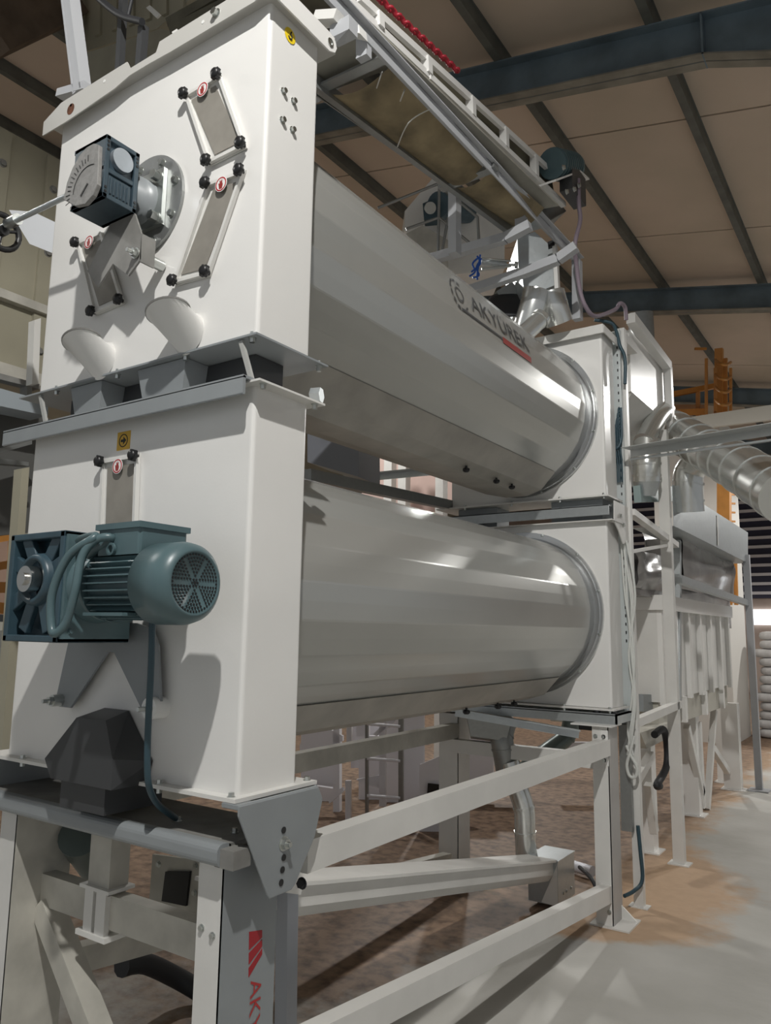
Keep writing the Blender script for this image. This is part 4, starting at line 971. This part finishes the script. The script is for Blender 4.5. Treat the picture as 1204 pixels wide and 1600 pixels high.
# ---- stacks of white sacks, far right
ORD = ['lowest', 'second', 'third', 'fourth', 'fifth', 'sixth', 'seventh', 'eighth', 'ninth', 'tenth', 'eleventh', 'topmost']
STK = ['first', 'second', 'third']
for k in range(12):
    for j in range(3):
        c = M(); w, h, l = .30, .125, .24
        base = AZ(1200, 1150, 0)
        ox = base.x+.22+j*.62+random.uniform(-.07, .07); oy = 12.1+random.uniform(-.03, .03); oz = .07+k*.135
        vs = []; nu, nv = 14, 8
        for iv in range(nv+1):
            ph = -pi/2+pi*iv/nv
            for iu in range(nu):
                t = 2*pi*iu/nu; sgn = lambda v_: math.copysign(abs(v_)**.55, v_)
                vs.append((ox+w*sgn(cos(t))*abs(cos(ph))**.5, oy+l*sgn(sin(t))*abs(cos(ph))**.5, oz+h*.58*sgn(sin(ph))))
        c.add(vs, [(a*nu+b_, a*nu+(b_+1) % nu, (a+1)*nu+(b_+1) % nu, (a+1)*nu+b_) for a in range(nv) for b_ in range(nu)], True)
        tag(c.build('grain_sack', SACKR if (k == 5 and j == 1) else SACK), f'filled white sack, {ORD[k]} layer of the {STK[j]} sack stack right of the grey post' if not (k == 5 and j == 1) else 'red-brown sack among the white sacks by the end wall', 'sack', 'sacks stacked by the end wall' if not (k == 5 and j == 1) else None)
wm = bpy.data.materials.new('daylight_pane'); wm.use_nodes = True
e_ = wm.node_tree.nodes['Principled BSDF']; e_.inputs['Emission Color'].default_value = (.9, .95, 1, 1); e_.inputs['Emission Strength'].default_value = 2.2
pa, pb = AY(1168, 976, 22.3), AY(1230, 952, 22.3)
c = M(); c.box((pa.x, 22.33, pa.z), (pb.x+3, 22.38, pb.z)); wn = struct(c.build('window_1', wm), 'bright daylight strip window in the end wall')

# ================================================================ OVERHEAD CONVEYOR
oc = thing('overhead_conveyor', 'dusty belt conveyor with white truss side running above the separators', 'conveyor', (-.3, 1.8, 3.6))
zc_ = 3.86
def AZb(px, py): return AZ(px, py, zc_)
GREYH = mat('light_steel_paint', (.44, .45, .47), .42)
# long steel angle on posts
c = M(); a, b = AX(500, -36, -.13), AX(906, 404, -.13)
c.angle(a, b, .05, .055, .006, side=-1); c.bar(a+V((0, 0, .0)), b, .05, .006); c.build('long_angle', GREYH, oc)
# curved dusty belt trough
L0, L1 = AZb(452, 108), AZb(692, 290)
R0, R1 = AZb(560, 90), AZb(745, 262)
c = M(); n = 12; m_ = 10
vs = []
for i in range(n+1):
    u = i/n; l, r = lerp(AZb(500, 150), AZb(690, 290), u), lerp(AZb(608, 112), AZb(765, 262), u)
    for j in range(m_+1):
        t = j/m_; p = lerp(l, r, t); vs.append(p+V((0, 0, -.06*sin(pi*t)+.02)))
c.add(vs, [(i*(m_+1)+j, (i+1)*(m_+1)+j, (i+1)*(m_+1)+j+1, i*(m_+1)+j+1) for i in range(n) for j in range(m_)], True)
c.build('belt_trough', BELT, oc)
vs = []; c = M()
for i in range(n+1):
    u = i/n; l, r = lerp(AZb(700, 296), AZb(800, 358), u), lerp(AZb(772, 268), AZb(850, 330), u)
    for j in range(m_+1):
        t = j/m_; p = lerp(l, r, t); vs.append(p+V((0, 0, -.05*sin(pi*t)+.02)))
c.add(vs, [(i*(m_+1)+j, (i+1)*(m_+1)+j, (i+1)*(m_+1)+j+1, i*(m_+1)+j+1) for i in range(n) for j in range(m_)], True)
c.build('belt_trough', BELT, oc)
c = M(); c.bar(AZb(440, 90), AZb(806, 366), .03, .06); c.bar(AZb(470, 128), AZb(690, 284), .006, .03); c.build('side_rail', GALVD, oc)
c = M(); c.bar(AZb(688, 292), AZb(775, 258), .05, .04); c.build('cross_bar', GALVD, oc)
c = M(); c.bar(AZb(480, 148), AZb(600, 92), .05, .01); c.build('cross_bar', GALVD, oc)
# sheet flange filling between trough and angle
c = M(); z5 = 3.90
for u in ((0, .5), (.5, 1)):
    l0, l1 = lerp(V((608, 108, 0)), V((850, 326, 0)), u[0]), lerp(V((608, 108, 0)), V((850, 326, 0)), u[1]); r0, r1 = lerp(V((560, 20, 0)), V((872, 322, 0)), u[0]), lerp(V((560, 20, 0)), V((872, 322, 0)), u[1])
    q4 = [AZ(l0.x, l0.y, z5), AZ(l1.x, l1.y, z5), AZ(r1.x, r1.y, z5), AZ(r0.x, r0.y, z5)]
    c.hull(q4, [p+V((0, 0, .01)) for p in q4])
q4 = [AZ(455, 108, z5), AZ(500, 148, z5), AZ(608, 108, z5), AZ(560, 20, z5)]; c.hull(q4, [p+V((0, 0, .01)) for p in q4])
c.build('pan_sheet', mat('pan_grey', (.30, .29, .25), .55, 0, .2, 6), oc)
for p, q in (((612, 212), (630, 240)), ((575, 148), (600, 130)),):
    pass
for p, m1, q in (((618, 236), (638, 192), (672, 170)), ((588, 138), (594, 120), (597, 112)), ((625, 158), (630, 145), (632, 140))):
    c = M(); c.tube([AZ(*p, 3.84), AZ(*m1, 3.80), AZ(*q, 3.84)], .003, 5); c.build('cable_tie', WHITE2, oc)
# truss
xt = -.16
TW = WHITE
def tb_(p, q, nm, w=.045, h=.05, mt=TW): c = M(); c.bar(AX(*p, xt), AX(*q, xt), w, h); return c.build(nm, mt, oc)
tb_((560, -5), (862, 269), 'top_chord', .02, .032); tb_((545, 1), (866, 306), 'bottom_chord', .02, .032)
for x0, y0_b, y1_b in ((590, 22, 44), (666, 91, 116), (735, 153, 182), (787, 201, 231), (834, 244, 276)):
    tb_((x0, y0_b), (x0+1, y1_b), 'truss_post', .04, .035)
c = M(); c.prism([AX(560, 0, xt-.04), AX(866, 308, xt-.04), AX(860, 266, xt-.04), AX(562, -5, xt-.04)], (-.01, 0, 0)); c.build('inner_sheet', mat('olive_backing', (.14, .13, .09), .7, 0, .3, 8), oc)
tb_((668, 120), (880, 320), 'diagonal', .03, .03)
# hangers
def hanger(x0, y0, x1, y1, x=-.16, w=.05):
    c = M(); c.bar(AX(x0, y0, x), AX(x1, y1, x), w, w*.7, (0, 1, 0)); return c.build('hanger', GREYH, oc)
hanger(568, 55, 568, 92); hanger(814, 268, 814, 364, -.2, .06)
c = M(); c.bar(AX(710, 296, -.5), AX(710, 398, -.5), .05, .06, (0, 1, 0)); c.build('hanger', GREYH, oc)
def arm(pts, w=.05, h=.04, dep=None, nm='cross_arm', mt=None):
    c = M()
    for i in range(len(pts)-1): c.bar(AY(*pts[i][:2], pts[i][2]), AY(*pts[i+1][:2], pts[i+1][2]), w, h)
    return c.build(nm, mt or GREYH, oc)
arm([(488, 150, .95), (545, 112, .95), (575, 92, .95)], .05, .05)
arm([(488, 108, 1.1), (545, 88, 1.1)], .05, .04, mt=GREYD)
arm([(655, 410, 2.2), (790, 372, 2.2), (828, 352, 2.2)], .05, .05)
arm([(730, 455, 2.45), (820, 425, 2.45), (872, 405, 2.45), (900, 385, 2.45)], .05, .05)
c = M(); c.bar(AY(902, 500, 2.93), AY(901, 408, 2.93), .05, .055, (0, 1, 0)); c.build('post', GREYH, oc)
arm([(497, 30, .4), (530, 28, .4)], .05, .035, mt=WHITE2); 
c = M(); c.prism([AY(515, 60, .4), AY(515, 40, .4), AY(545, 22, .4), AY(545, 45, .4)], (0, .05, 0)); c.prism([AY(515, 60, .4), AY(545, 45, .4), AY(545, 60, .44), AY(520, 72, .42)], (0, .004, 0)); c.build('bent_bracket', GREYH, oc)
c = M(); c.prism([AY(545, 48, .6), AY(560, 38, .6), AY(562, 52, .6)], (0, .05, 0)); c.hexb(AY(583, 73, .8), (0, -1, 0), .014, .02); c.build('bracket_tab', WHITE, oc)
# drive motor at the end
om = thing('conveyor_motor', 'small blue-grey motor on a white bracket at the end of the overhead conveyor', 'motor', AX(885, 270, -.1))
c = M(); p = AX(862, 256, -.12); q = AX(893, 262, -.12); c.cyl(p, q, .085, 28); c.lathe(q, (q-p), [(0, .085), (.02, .075), (.025, 0)], 28); c.build('motor_body', MOTOR, om)
c = M()
for k in range(9): c.ring(lerp(p, q, .05+k*.1), lerp(p, q, .09+k*.1), .092, .084, 24)
c.build('cooling_fins', MOTOR, om)
c = M(); c.bar(AX(852, 287, -.1), AX(892, 272, -.1), .12, .01); c.bar(AX(892, 272, -.1), AX(906, 284, -.1), .12, .01); c.build('motor_plate', WHITE, om)
c = M(); c.box(AX(874, 300, -.12), AX(895, 286, -.12)+V((.08, 0, 0))); c.build('gear_head', DARK, om)
c = M(); [c.hexb(AX(x, y, -.03), (1, 0, 0), .012, .012) for x, y in ((896, 296), (884, 300), (879, 262), (903, 290))]; c.each('motor_bolt', ZINC, om)
c = M(); c.tube([AX(903, 280, -.04), AX(904, 320, -.04), AX(906, 345, -.04), AX(898, 380, -.06), AX(900, 412, -.08), AX(906, 455, -.08), AX(915, 480, -.06), AX(930, 494, -.04), AX(960, 484, 0), AX(968, 474, .03), AX(976, 480, .04), AX(978, 500, .04)], .013, 10)
tag(c.build('power_cable', LILAC), 'dark mauve cable falling from the conveyor motor to the far upper housing', 'cable')
c = M(); c.prism([AX(850, 340, -.2), AX(866, 308, -.2), AX(884, 330, -.2), AX(862, 352, -.2)], (-.25, 0, 0)); c.prism([AX(835, 312, -.2), AX(862, 300, -.2), AX(884, 330, -.2), AX(858, 345, -.2)], (0, 0, .004)); tag(c.build('discharge_chute', GALV), 'bright galvanised chute below the end of the overhead conveyor', 'chute')
# red chain along the top
pa, pb = AX(586, -8, -.18), AX(716, 112, -.18)
n = 22
for k in range(n):
    p = lerp(pa, pb, k/n); q = lerp(pa, pb, (k+1)/n); c = M(); d = (q-p)
    c.tube([p, p+d*.3+V((.012 if k % 2 else 0, 0, .012 if k % 2 == 0 else 0)), q, p+d*.7-V((.012 if k % 2 else 0, 0, .012 if k % 2 == 0 else 0)), p], .0075, 6, True, 3)
    if k == 0: rc = thing('red_chain', 'red plastic link chain stretched along the top of the overhead conveyor', 'chain', p)
    c.build('chain_link', REDCH, rc)
# galvanised aspiration box with valve, pipes
ab = thing('aspiration_box', 'galvanised aspiration box with side flange above the far upper housing', 'duct box', AD(850, 440, 4.9))
def slab(pts, dep, nm, mt, par, t=(-.28, .42, 0)):
    c = M(); pp = [AD(x, y, dep) for x, y in pts]; c.prism(pp, t); return c.build(nm, mt, par)
slab([(808, 372), (835, 362), (872, 395), (874, 440), (822, 452), (810, 430)], 4.75, 'upper_box', GALV, ab)
slab([(815, 430), (868, 415), (868, 445), (835, 458), (818, 452)], 4.7, 'lower_box', GALV, ab)
slab([(862, 380), (868, 380), (872, 452), (866, 452)], 4.65, 'side_flange', WHITE, ab, (-.01, .06, 0))
slab([(855, 378), (866, 374), (866, 382), (856, 386)], 4.64, 'latch', BLACK, ab, (-.01, .03, 0))
slab([(775, 455), (800, 440), (815, 460), (790, 475)], 4.9, 'side_plate', GALVD, ab, (-.05, .05, 0))
c = M(); c.tube([AD(838, 455, 4.7), AD(832, 480, 4.7), AD(822, 515, 4.72)], .085, 22, True, 4); tag(c.build('branch_pipe', DUCT), 'zinc branch pipe leaning left on the far upper housing', 'pipe')
c = M(); c.tube([AD(860, 458, 4.72), AD(866, 480, 4.72), AD(874, 505, 4.74)], .085, 22, True, 4); c.prism([AD(848, 452, 4.66), AD(872, 455, 4.66), AD(886, 468, 4.66), AD(862, 470, 4.66)], (0, .02, 0)); tag(c.build('branch_pipe', DUCT), 'zinc branch pipe leaning right on the far upper housing', 'pipe')
c = M(); c.tube([AD(815, 525, 4.55), AD(842, 500, 4.62)], .055, 22, True, 1); c.ring(AD(842, 500, 4.62), AD(846, 496, 4.63), .06, .04, 22); tag(c.build('short_pipe', DUCT), 'short zinc pipe stub lying in front of the branch pipes', 'pipe')
c = M(); c.lathe(AD(795, 476, 4.85), (.3, -.5, .4), [(0, 0), (0, .14), (.01, .14), (.02, .1), (.02, 0)], 24); tag(c.build('flap_disc', RUBBER), 'dark round flap plate left of the branch pipes', 'flap')
pv = thing('pneumatic_cylinder', 'small steel air cylinder with blue hoses in front of the aspiration box', 'air cylinder', AD(780, 415, 4.7))
c = M(); c.cyl(AD(752, 408, 4.7), AD(790, 414, 4.7), .022, 14); c.build('barrel', GALV, pv)
c = M(); c.cyl(AD(790, 414, 4.7), AD(808, 414, 4.7), .008, 8); c.hexb(AD(803, 414, 4.7), (.8, .5, 0), .02, .02); c.build('piston_rod', ZINC, pv)
for y in (402, 418): M().cyl(AD(752, y+2, 4.68), AD(798, y-2 if y > 410 else y+6, 4.68), .006, 6).build('tie_rod', ZINC, pv)
for pts in ([(748, 402), (738, 412), (742, 424), (733, 432)], [(752, 404), (744, 418), (748, 430), (738, 434)], [(745, 400), (750, 412), (736, 425)], [(750, 398), (745, 430), (746, 437)]):
    c = M(); c.tube([AD(x, y, 4.66) for x, y in pts], .006, 6); c.build('air_hose', BLUET, pv)
# cover on the far upper housing
tc_ = M(); tc_.box((-1.08, YF-.03, Z4), (.02, YF+.235, Z4+.012)); tc_.box((-1.10, YF-.045, Z4-.035), (.025, YF-.035, Z4+.02)); tc_.box((.02, YF-.03, Z4-.03), (.026, YF+.235, Z4+.02)); tc_.box((-.25, YF+.0, Z4+.012), (.0, YF+.22, Z4+.03)); tc_.build('top_cover', WHITE2, up)
# far machine with gear and guard rails
fm = thing('far_feeder', 'white feeder casing with small gear drive beyond the upper drum', 'machine', AD(690, 380, 6.2))
slab([(632, 330), (676, 278), (700, 300), (700, 420), (632, 360)], 6.2, 'casing', WHITE, fm, (-.3, .4, 0))
slab([(700, 345), (745, 322), (788, 356), (788, 420), (700, 430)], 6.3, 'casing', WHITE2, fm, (-.3, .4, 0))
slab([(634, 365), (660, 352), (700, 375), (700, 420), (650, 390)], 6.0, 'bearing_block', DIRTYW, fm, (-.1, .1, 0))
slab([(660, 318), (682, 308), (684, 340), (662, 342)], 5.95, 'gear_case', MOTORD, fm, (-.05, .1, 0))
c = M(); c.cyl(AD(671, 325, 5.94), AD(672, 325, 5.9), .045, 20); c.build('bearing', STEEL, fm)
c = M(); c.cyl(AD(684, 320, 5.95), AD(728, 330, 6.3), .10, 20); c.build('motor_body', MOTORD, fm)
gr = thing('guard_rail', 'thin steel tube guard rail beyond the upper drum', 'railing', AD(690, 400, 5.6))
for pts in ([(590, 325), (682, 288), (690, 292), (746, 340), (748, 380)], [(634, 358), (685, 340), (740, 385)], [(686, 288), (684, 400)], [(700, 340), (690, 395)]):
    c = M(); c.tube([AD(x, y, 5.6) for x, y in pts], .011, 8, True, 1); c.build('rail', GALVD, gr)

# ================================================================ LEFT SIDE AND TOP LEFT
bn = thing('storage_bin', 'beige panelled bin casing with bolts left of the upper housing', 'bin', (-3.0, 1.2, 2.4))
c = M(); c.prism([(-2.6, -.6, 2.9), (-2.6, 2.4, 2.9), (-2.6, 2.4, 4.32), (-2.6, -.6, 4.32)], (-1.0, 0, 0)); c.build('bin_wall', BEIGE, bn)
c = M()
for k in range(9): y = -.4+k*.31; c.box((-2.6, y, 2.9), (-2.58, y+.09, 4.3))
c.build('bin_ribs', BEIGE, bn)
c = M(); c.box((-2.6, -.6, 3.32), (-2.55, 2.4, 3.37)); c.box((-2.6, -.6, 2.88), (-2.52, 2.4, 2.95)); c.build('bin_rail', DIRTYW, bn)
c = M()
for k in range(8):
    for z in (3.1, 3.7, 4.1): c.hexb((-2.58, -.35+k*.31, z), (1, 0, 0), .018, .012)
c.each('bin_bolt', GREYD, bn)
c = M(); c.prism([AX(-30, 598, -1.9), AX(75, 628, -1.9), AX(75, 650, -1.9), AX(-30, 628, -1.9)], (-.15, 0, 0)); tag(c.build('grey_beam', mat('blue_grey_beam', (.33, .37, .40), .45)), 'pale blue-grey beam left of the stacked housings', 'beam')
c = M(); c.prism([AX(-30, 575, -2.0), AX(62, 600, -2.0), AX(62, 608, -2.0), AX(-30, 585, -2.0)], (-.06, 0, 0)); c.prism([AX(42, 598, -2.0), AX(50, 600, -2.0), AX(50, 622, -2.0), AX(42, 620, -2.0)], (-.06, 0, 0)); tag(c.build('dark_rail', GREYD), 'dark slotted rail above the pale blue-grey beam', 'rail')
c = M(); c.prism([AX(-40, 625, -2.1), AX(80, 655, -2.1), AX(72, 830, -2.1), AX(-40, 840, -2.1)], (-.6, 0, 0)); tag(c.build('dark_duct', mat('brown_grey_duct', (.10, .10, .095), .5)), 'dark grey duct body left of the gap between the housings', 'duct')
c = M(); c.prism([AX(-30, 708, -1.9), AX(50, 688, -1.9), AX(50, 694, -1.9), AX(-30, 716, -1.9)], (-.05, 0, 0)); c.prism([AX(-30, 712, -1.9), AX(45, 722, -1.9), AX(45, 728, -1.9), AX(-30, 722, -1.9)], (-.05, 0, 0)); tag(c.build('steel_rail', GALVD), 'pair of thin steel rails crossing the dark duct on the left', 'rail')
c = M(); c.prism([AX(34, 732, -1.7), AX(46, 730, -1.7), AX(16, 1180, -1.7), AX(2, 1180, -1.7)], (-.06, 0, 0)); tag(c.build('beige_post', BEIGE), 'beige post just left of the lower housing', 'post')
c = M(); c.prism([AX(54, 500, -1.9), AX(64, 497, -1.9), AX(60, 600, -1.9), AX(50, 600, -1.9)], (-.05, 0, 0)); tag(c.build('white_strip', WHITE2), 'white bolted strip at the edge of the beige bin', 'strip')
orl = thing('orange_railing', 'orange handrail seen at the left edge beside the lower motor', 'railing', AX(12, 950, -3.5))
for p, q, w_ in (((24, 830), (18, 955), .06), ((-20, 888), (24, 880), .05), ((-20, 846), (24, 838), .04), ((-20, 918), (20, 918), .07), ((-20, 948), (18, 952), .07)):
    c = M(); c.bar(AX(*p, -3.5), AX(*q, -3.5), w_, w_); c.build('rail', ORANGE, orl)
c = M(); c.prism([AX(-30, 835, -6), AX(40, 835, -6), AX(40, 960, -6), AX(-30, 960, -6)], (-.3, 0, 0)); tag(c.build('brown_panel', mat('warm_panel', (.36, .24, .18), .7, 0, .2, 2)), 'warm brown panel behind the orange handrail', 'panel')
c = M(); c.prism([AX(-20, 958, -1.9), AX(22, 962, -1.9), AX(22, 972, -1.9), AX(-20, 970, -1.9)], (-.1, 0, 0)); c.prism([AX(-20, 1092, -1.9), AX(20, 1092, -1.9), AX(20, 1098, -1.9), AX(-20, 1100, -1.9)], (-.1, 0, 0)); tag(c.build('dark_crossbar', DARK), 'pair of dark crossbars at the left edge beside the lower housing', 'bar')
lm = thing('left_machine', 'pale grey machine frame at the left edge below the orange handrail', 'machine', AX(5, 1100, -2.2))
c = M(); c.prism([AX(-40, 970, -2.3), AX(24, 972, -2.3), AX(10, 1180, -2.3), AX(-40, 1180, -2.3)], (-.4, 0, 0)); c.build('panel', DIRTYW, lm)
c = M(); c.bar(AX(8, 985, -2.25), AX(2, 1170, -2.25), .04, .04); c.bar(AX(18, 975, -2.25), AX(12, 1170, -2.25), .03, .04); c.build('uprights', GALVD, lm)
# galvanised strut rising from the top flange, top left
st = thing('galvanised_strut', 'galvanised angle strut rising from the rusty corner of the upper top flange', 'strut', AY(120, 145, .02))
c = M(); a, b = AY(121, 142, .0), AY(96, -60, .0); c.bar(a, b, .05, .008, (0, 1, 0)); c.bar(a+V((.022, .02, 0)), b+V((.022, .02, 0)), .008, .05, (0, 1, 0)); c.bar(a+V((-.022, .02, 0)), b+V((-.022, .02, 0)), .008, .05, (0, 1, 0)); c.build('channel', GREYH, st)
c = M(); c.bar(AY(97, 150, .02), AY(140, 138, .02), .05, .03); c.build('foot_bracket', GREYH, st)
# pale ribbed casing and dark frames above
c = M(); p4 = [(108, -30), (330, -30), (245, 45), (118, 85)]
c.prism([AY(x, y, 1.6) for x, y in p4], (0, .3, 0))
for k in range(7):
    x = 122+k*26; c.prism([AY(x, -30, 1.58), AY(x+8, -30, 1.58), AY(x+8, 60-k*8, 1.58), AY(x, 64-k*8, 1.58)], (0, .03, 0))
tag(c.build('ribbed_casing', BEIGE), 'pale ribbed sheet casing high above the upper housing', 'casing')
c = M(); c.prism([AY(118, 88, 1.3), AY(250, 45, 1.3), AY(330, 60, 1.3), AY(260, 110, 1.3), AY(130, 150, 1.3)], (0, .3, 0)); tag(c.build('dusty_panel', mat('olive_panel', (.33, .31, .24), .6, 0, .2, 4)), 'olive grey panel between the ribbed casing and the top flange', 'panel')
c = M(); c.prism([AY(262, 40, 1.0), AY(420, -40, 1.0), AY(520, -40, 1.0), AY(280, 92, 1.0)], (0, .3, 0)); c.prism([AY(258, 28, 1.0), AY(380, -40, 1.0), AY(400, -40, 1.0), AY(262, 42, 1.0)], (0, .1, 0)); tag(c.build('dark_crossbeam', mat('olive_dark', (.16, .15, .11), .7, 0, .4, 6)), 'dark dusty beam crossing above the notch of the top flange', 'beam')
for p, q, w_, l_ in (((194, -20), (186, 112), .026, 'dark upright pipe nearest the strut above the top flange'), ((224, 42), (219, 102), .03, 'short dark square post above the flange notch')):
    c = M(); c.bar(AY(*p, .2), AY(q[0], q[1]+6, .2), w_, w_, (0, 1, 0)); tag(c.build('dark_post', DARK), l_, 'post')
c = M(); c.tube([AY(148, -8, .17), AY(185, 22, .17), AY(222, 34, .17)], .014, 8); tag(c.build('black_hose', RUBBER), 'black hose crossing the dark upright pipe at the top', 'hose')
c = M(); c.tube([AY(208, -10, .17), AY(200, 24, .17)], .008, 8); tag(c.build('thin_wire', RUBBER), 'thin black wire beside the dark upright pipe', 'wire')
c = M(); c.prism([AY(228, 12, .8), AY(234, 8, .8), AY(250, 22, .8), AY(244, 28, .8)], (0, .01, 0)); tag(c.build('mounting_tab', WHITE2), 'larger white sheet tab on the dark dusty beam', 'tab'); c = M(); c.prism([AY(268, 50, -.03), AY(276, 45, -.03), AY(286, 56, -.03), AY(276, 62, -.03)], (0, .01, 0)); tag(c.build('mounting_tab', WHITE2), 'small white sheet tab just above the top flange', 'tab')
c = M(); c.bar(AX(-40, 30, -3.6), AX(90, -25, -3.6), .25, .5); tag(c.build('roof_duct', mat('brown_beam', (.14, .10, .07), .7, 0, .4, 6)), 'brown dusty beam at the top left corner under the roof', 'beam')
# steel channels seen in the gap between the two drums
for p, q, x, w_, l_, mt in (((480, 742), (790, 808), -1.06, .05, 'grey rail running above the lower drum', GALVD),):
    c = M(); c.bar(AX(*p, x), AX(*q, x), w_, .06); tag(c.build('gap_rail', mt), l_, 'rail')
c = M(); c.angle(AY(545, 745, 3.4), AY(700, 730, 3.4), .08, .05); tag(c.build('gap_tray', GALV), 'slotted galvanised tray seen through the gap between the drums', 'cable tray')
c = M(); c.prism([AY(480, 672, 2.2), AY(560, 680, 2.2), AY(560, 745, 2.2), AY(480, 722, 2.2)], (-.05, .3, 0)); tag(c.build('sheet_casing', mat('blue_grey_sheet', (.20, .21, .24), .35)), 'blue-grey sheet casing seen between the drums next to the near housing', 'casing')
c = M(); c.prism([AY(565, 690, 6), AY(740, 690, 6), AY(740, 800, 6), AY(565, 800, 6)], (0, .1, 0)); tag(c.build('pink_wall', mat('pink_plaster', (.50, .37, .33), .8)), 'pinkish wall panel visible through the gap between the drums', 'panel')
for x, wd in ((600, 'left'), (622, 'middle'), (680, 'right')):
    c = M(); q0, q1 = AY(x, 700, 5.6), AY(x+12, 700, 5.6); c.box((q0.x, 5.6, 0), (q1.x, 5.7, q0.z)); tag(c.build('pale_post', WHITE2), f'{wd} pale upright post of three behind the gap between the drums', 'post', 'posts behind the gap between the drums')
print('objects', len(bpy.data.objects))
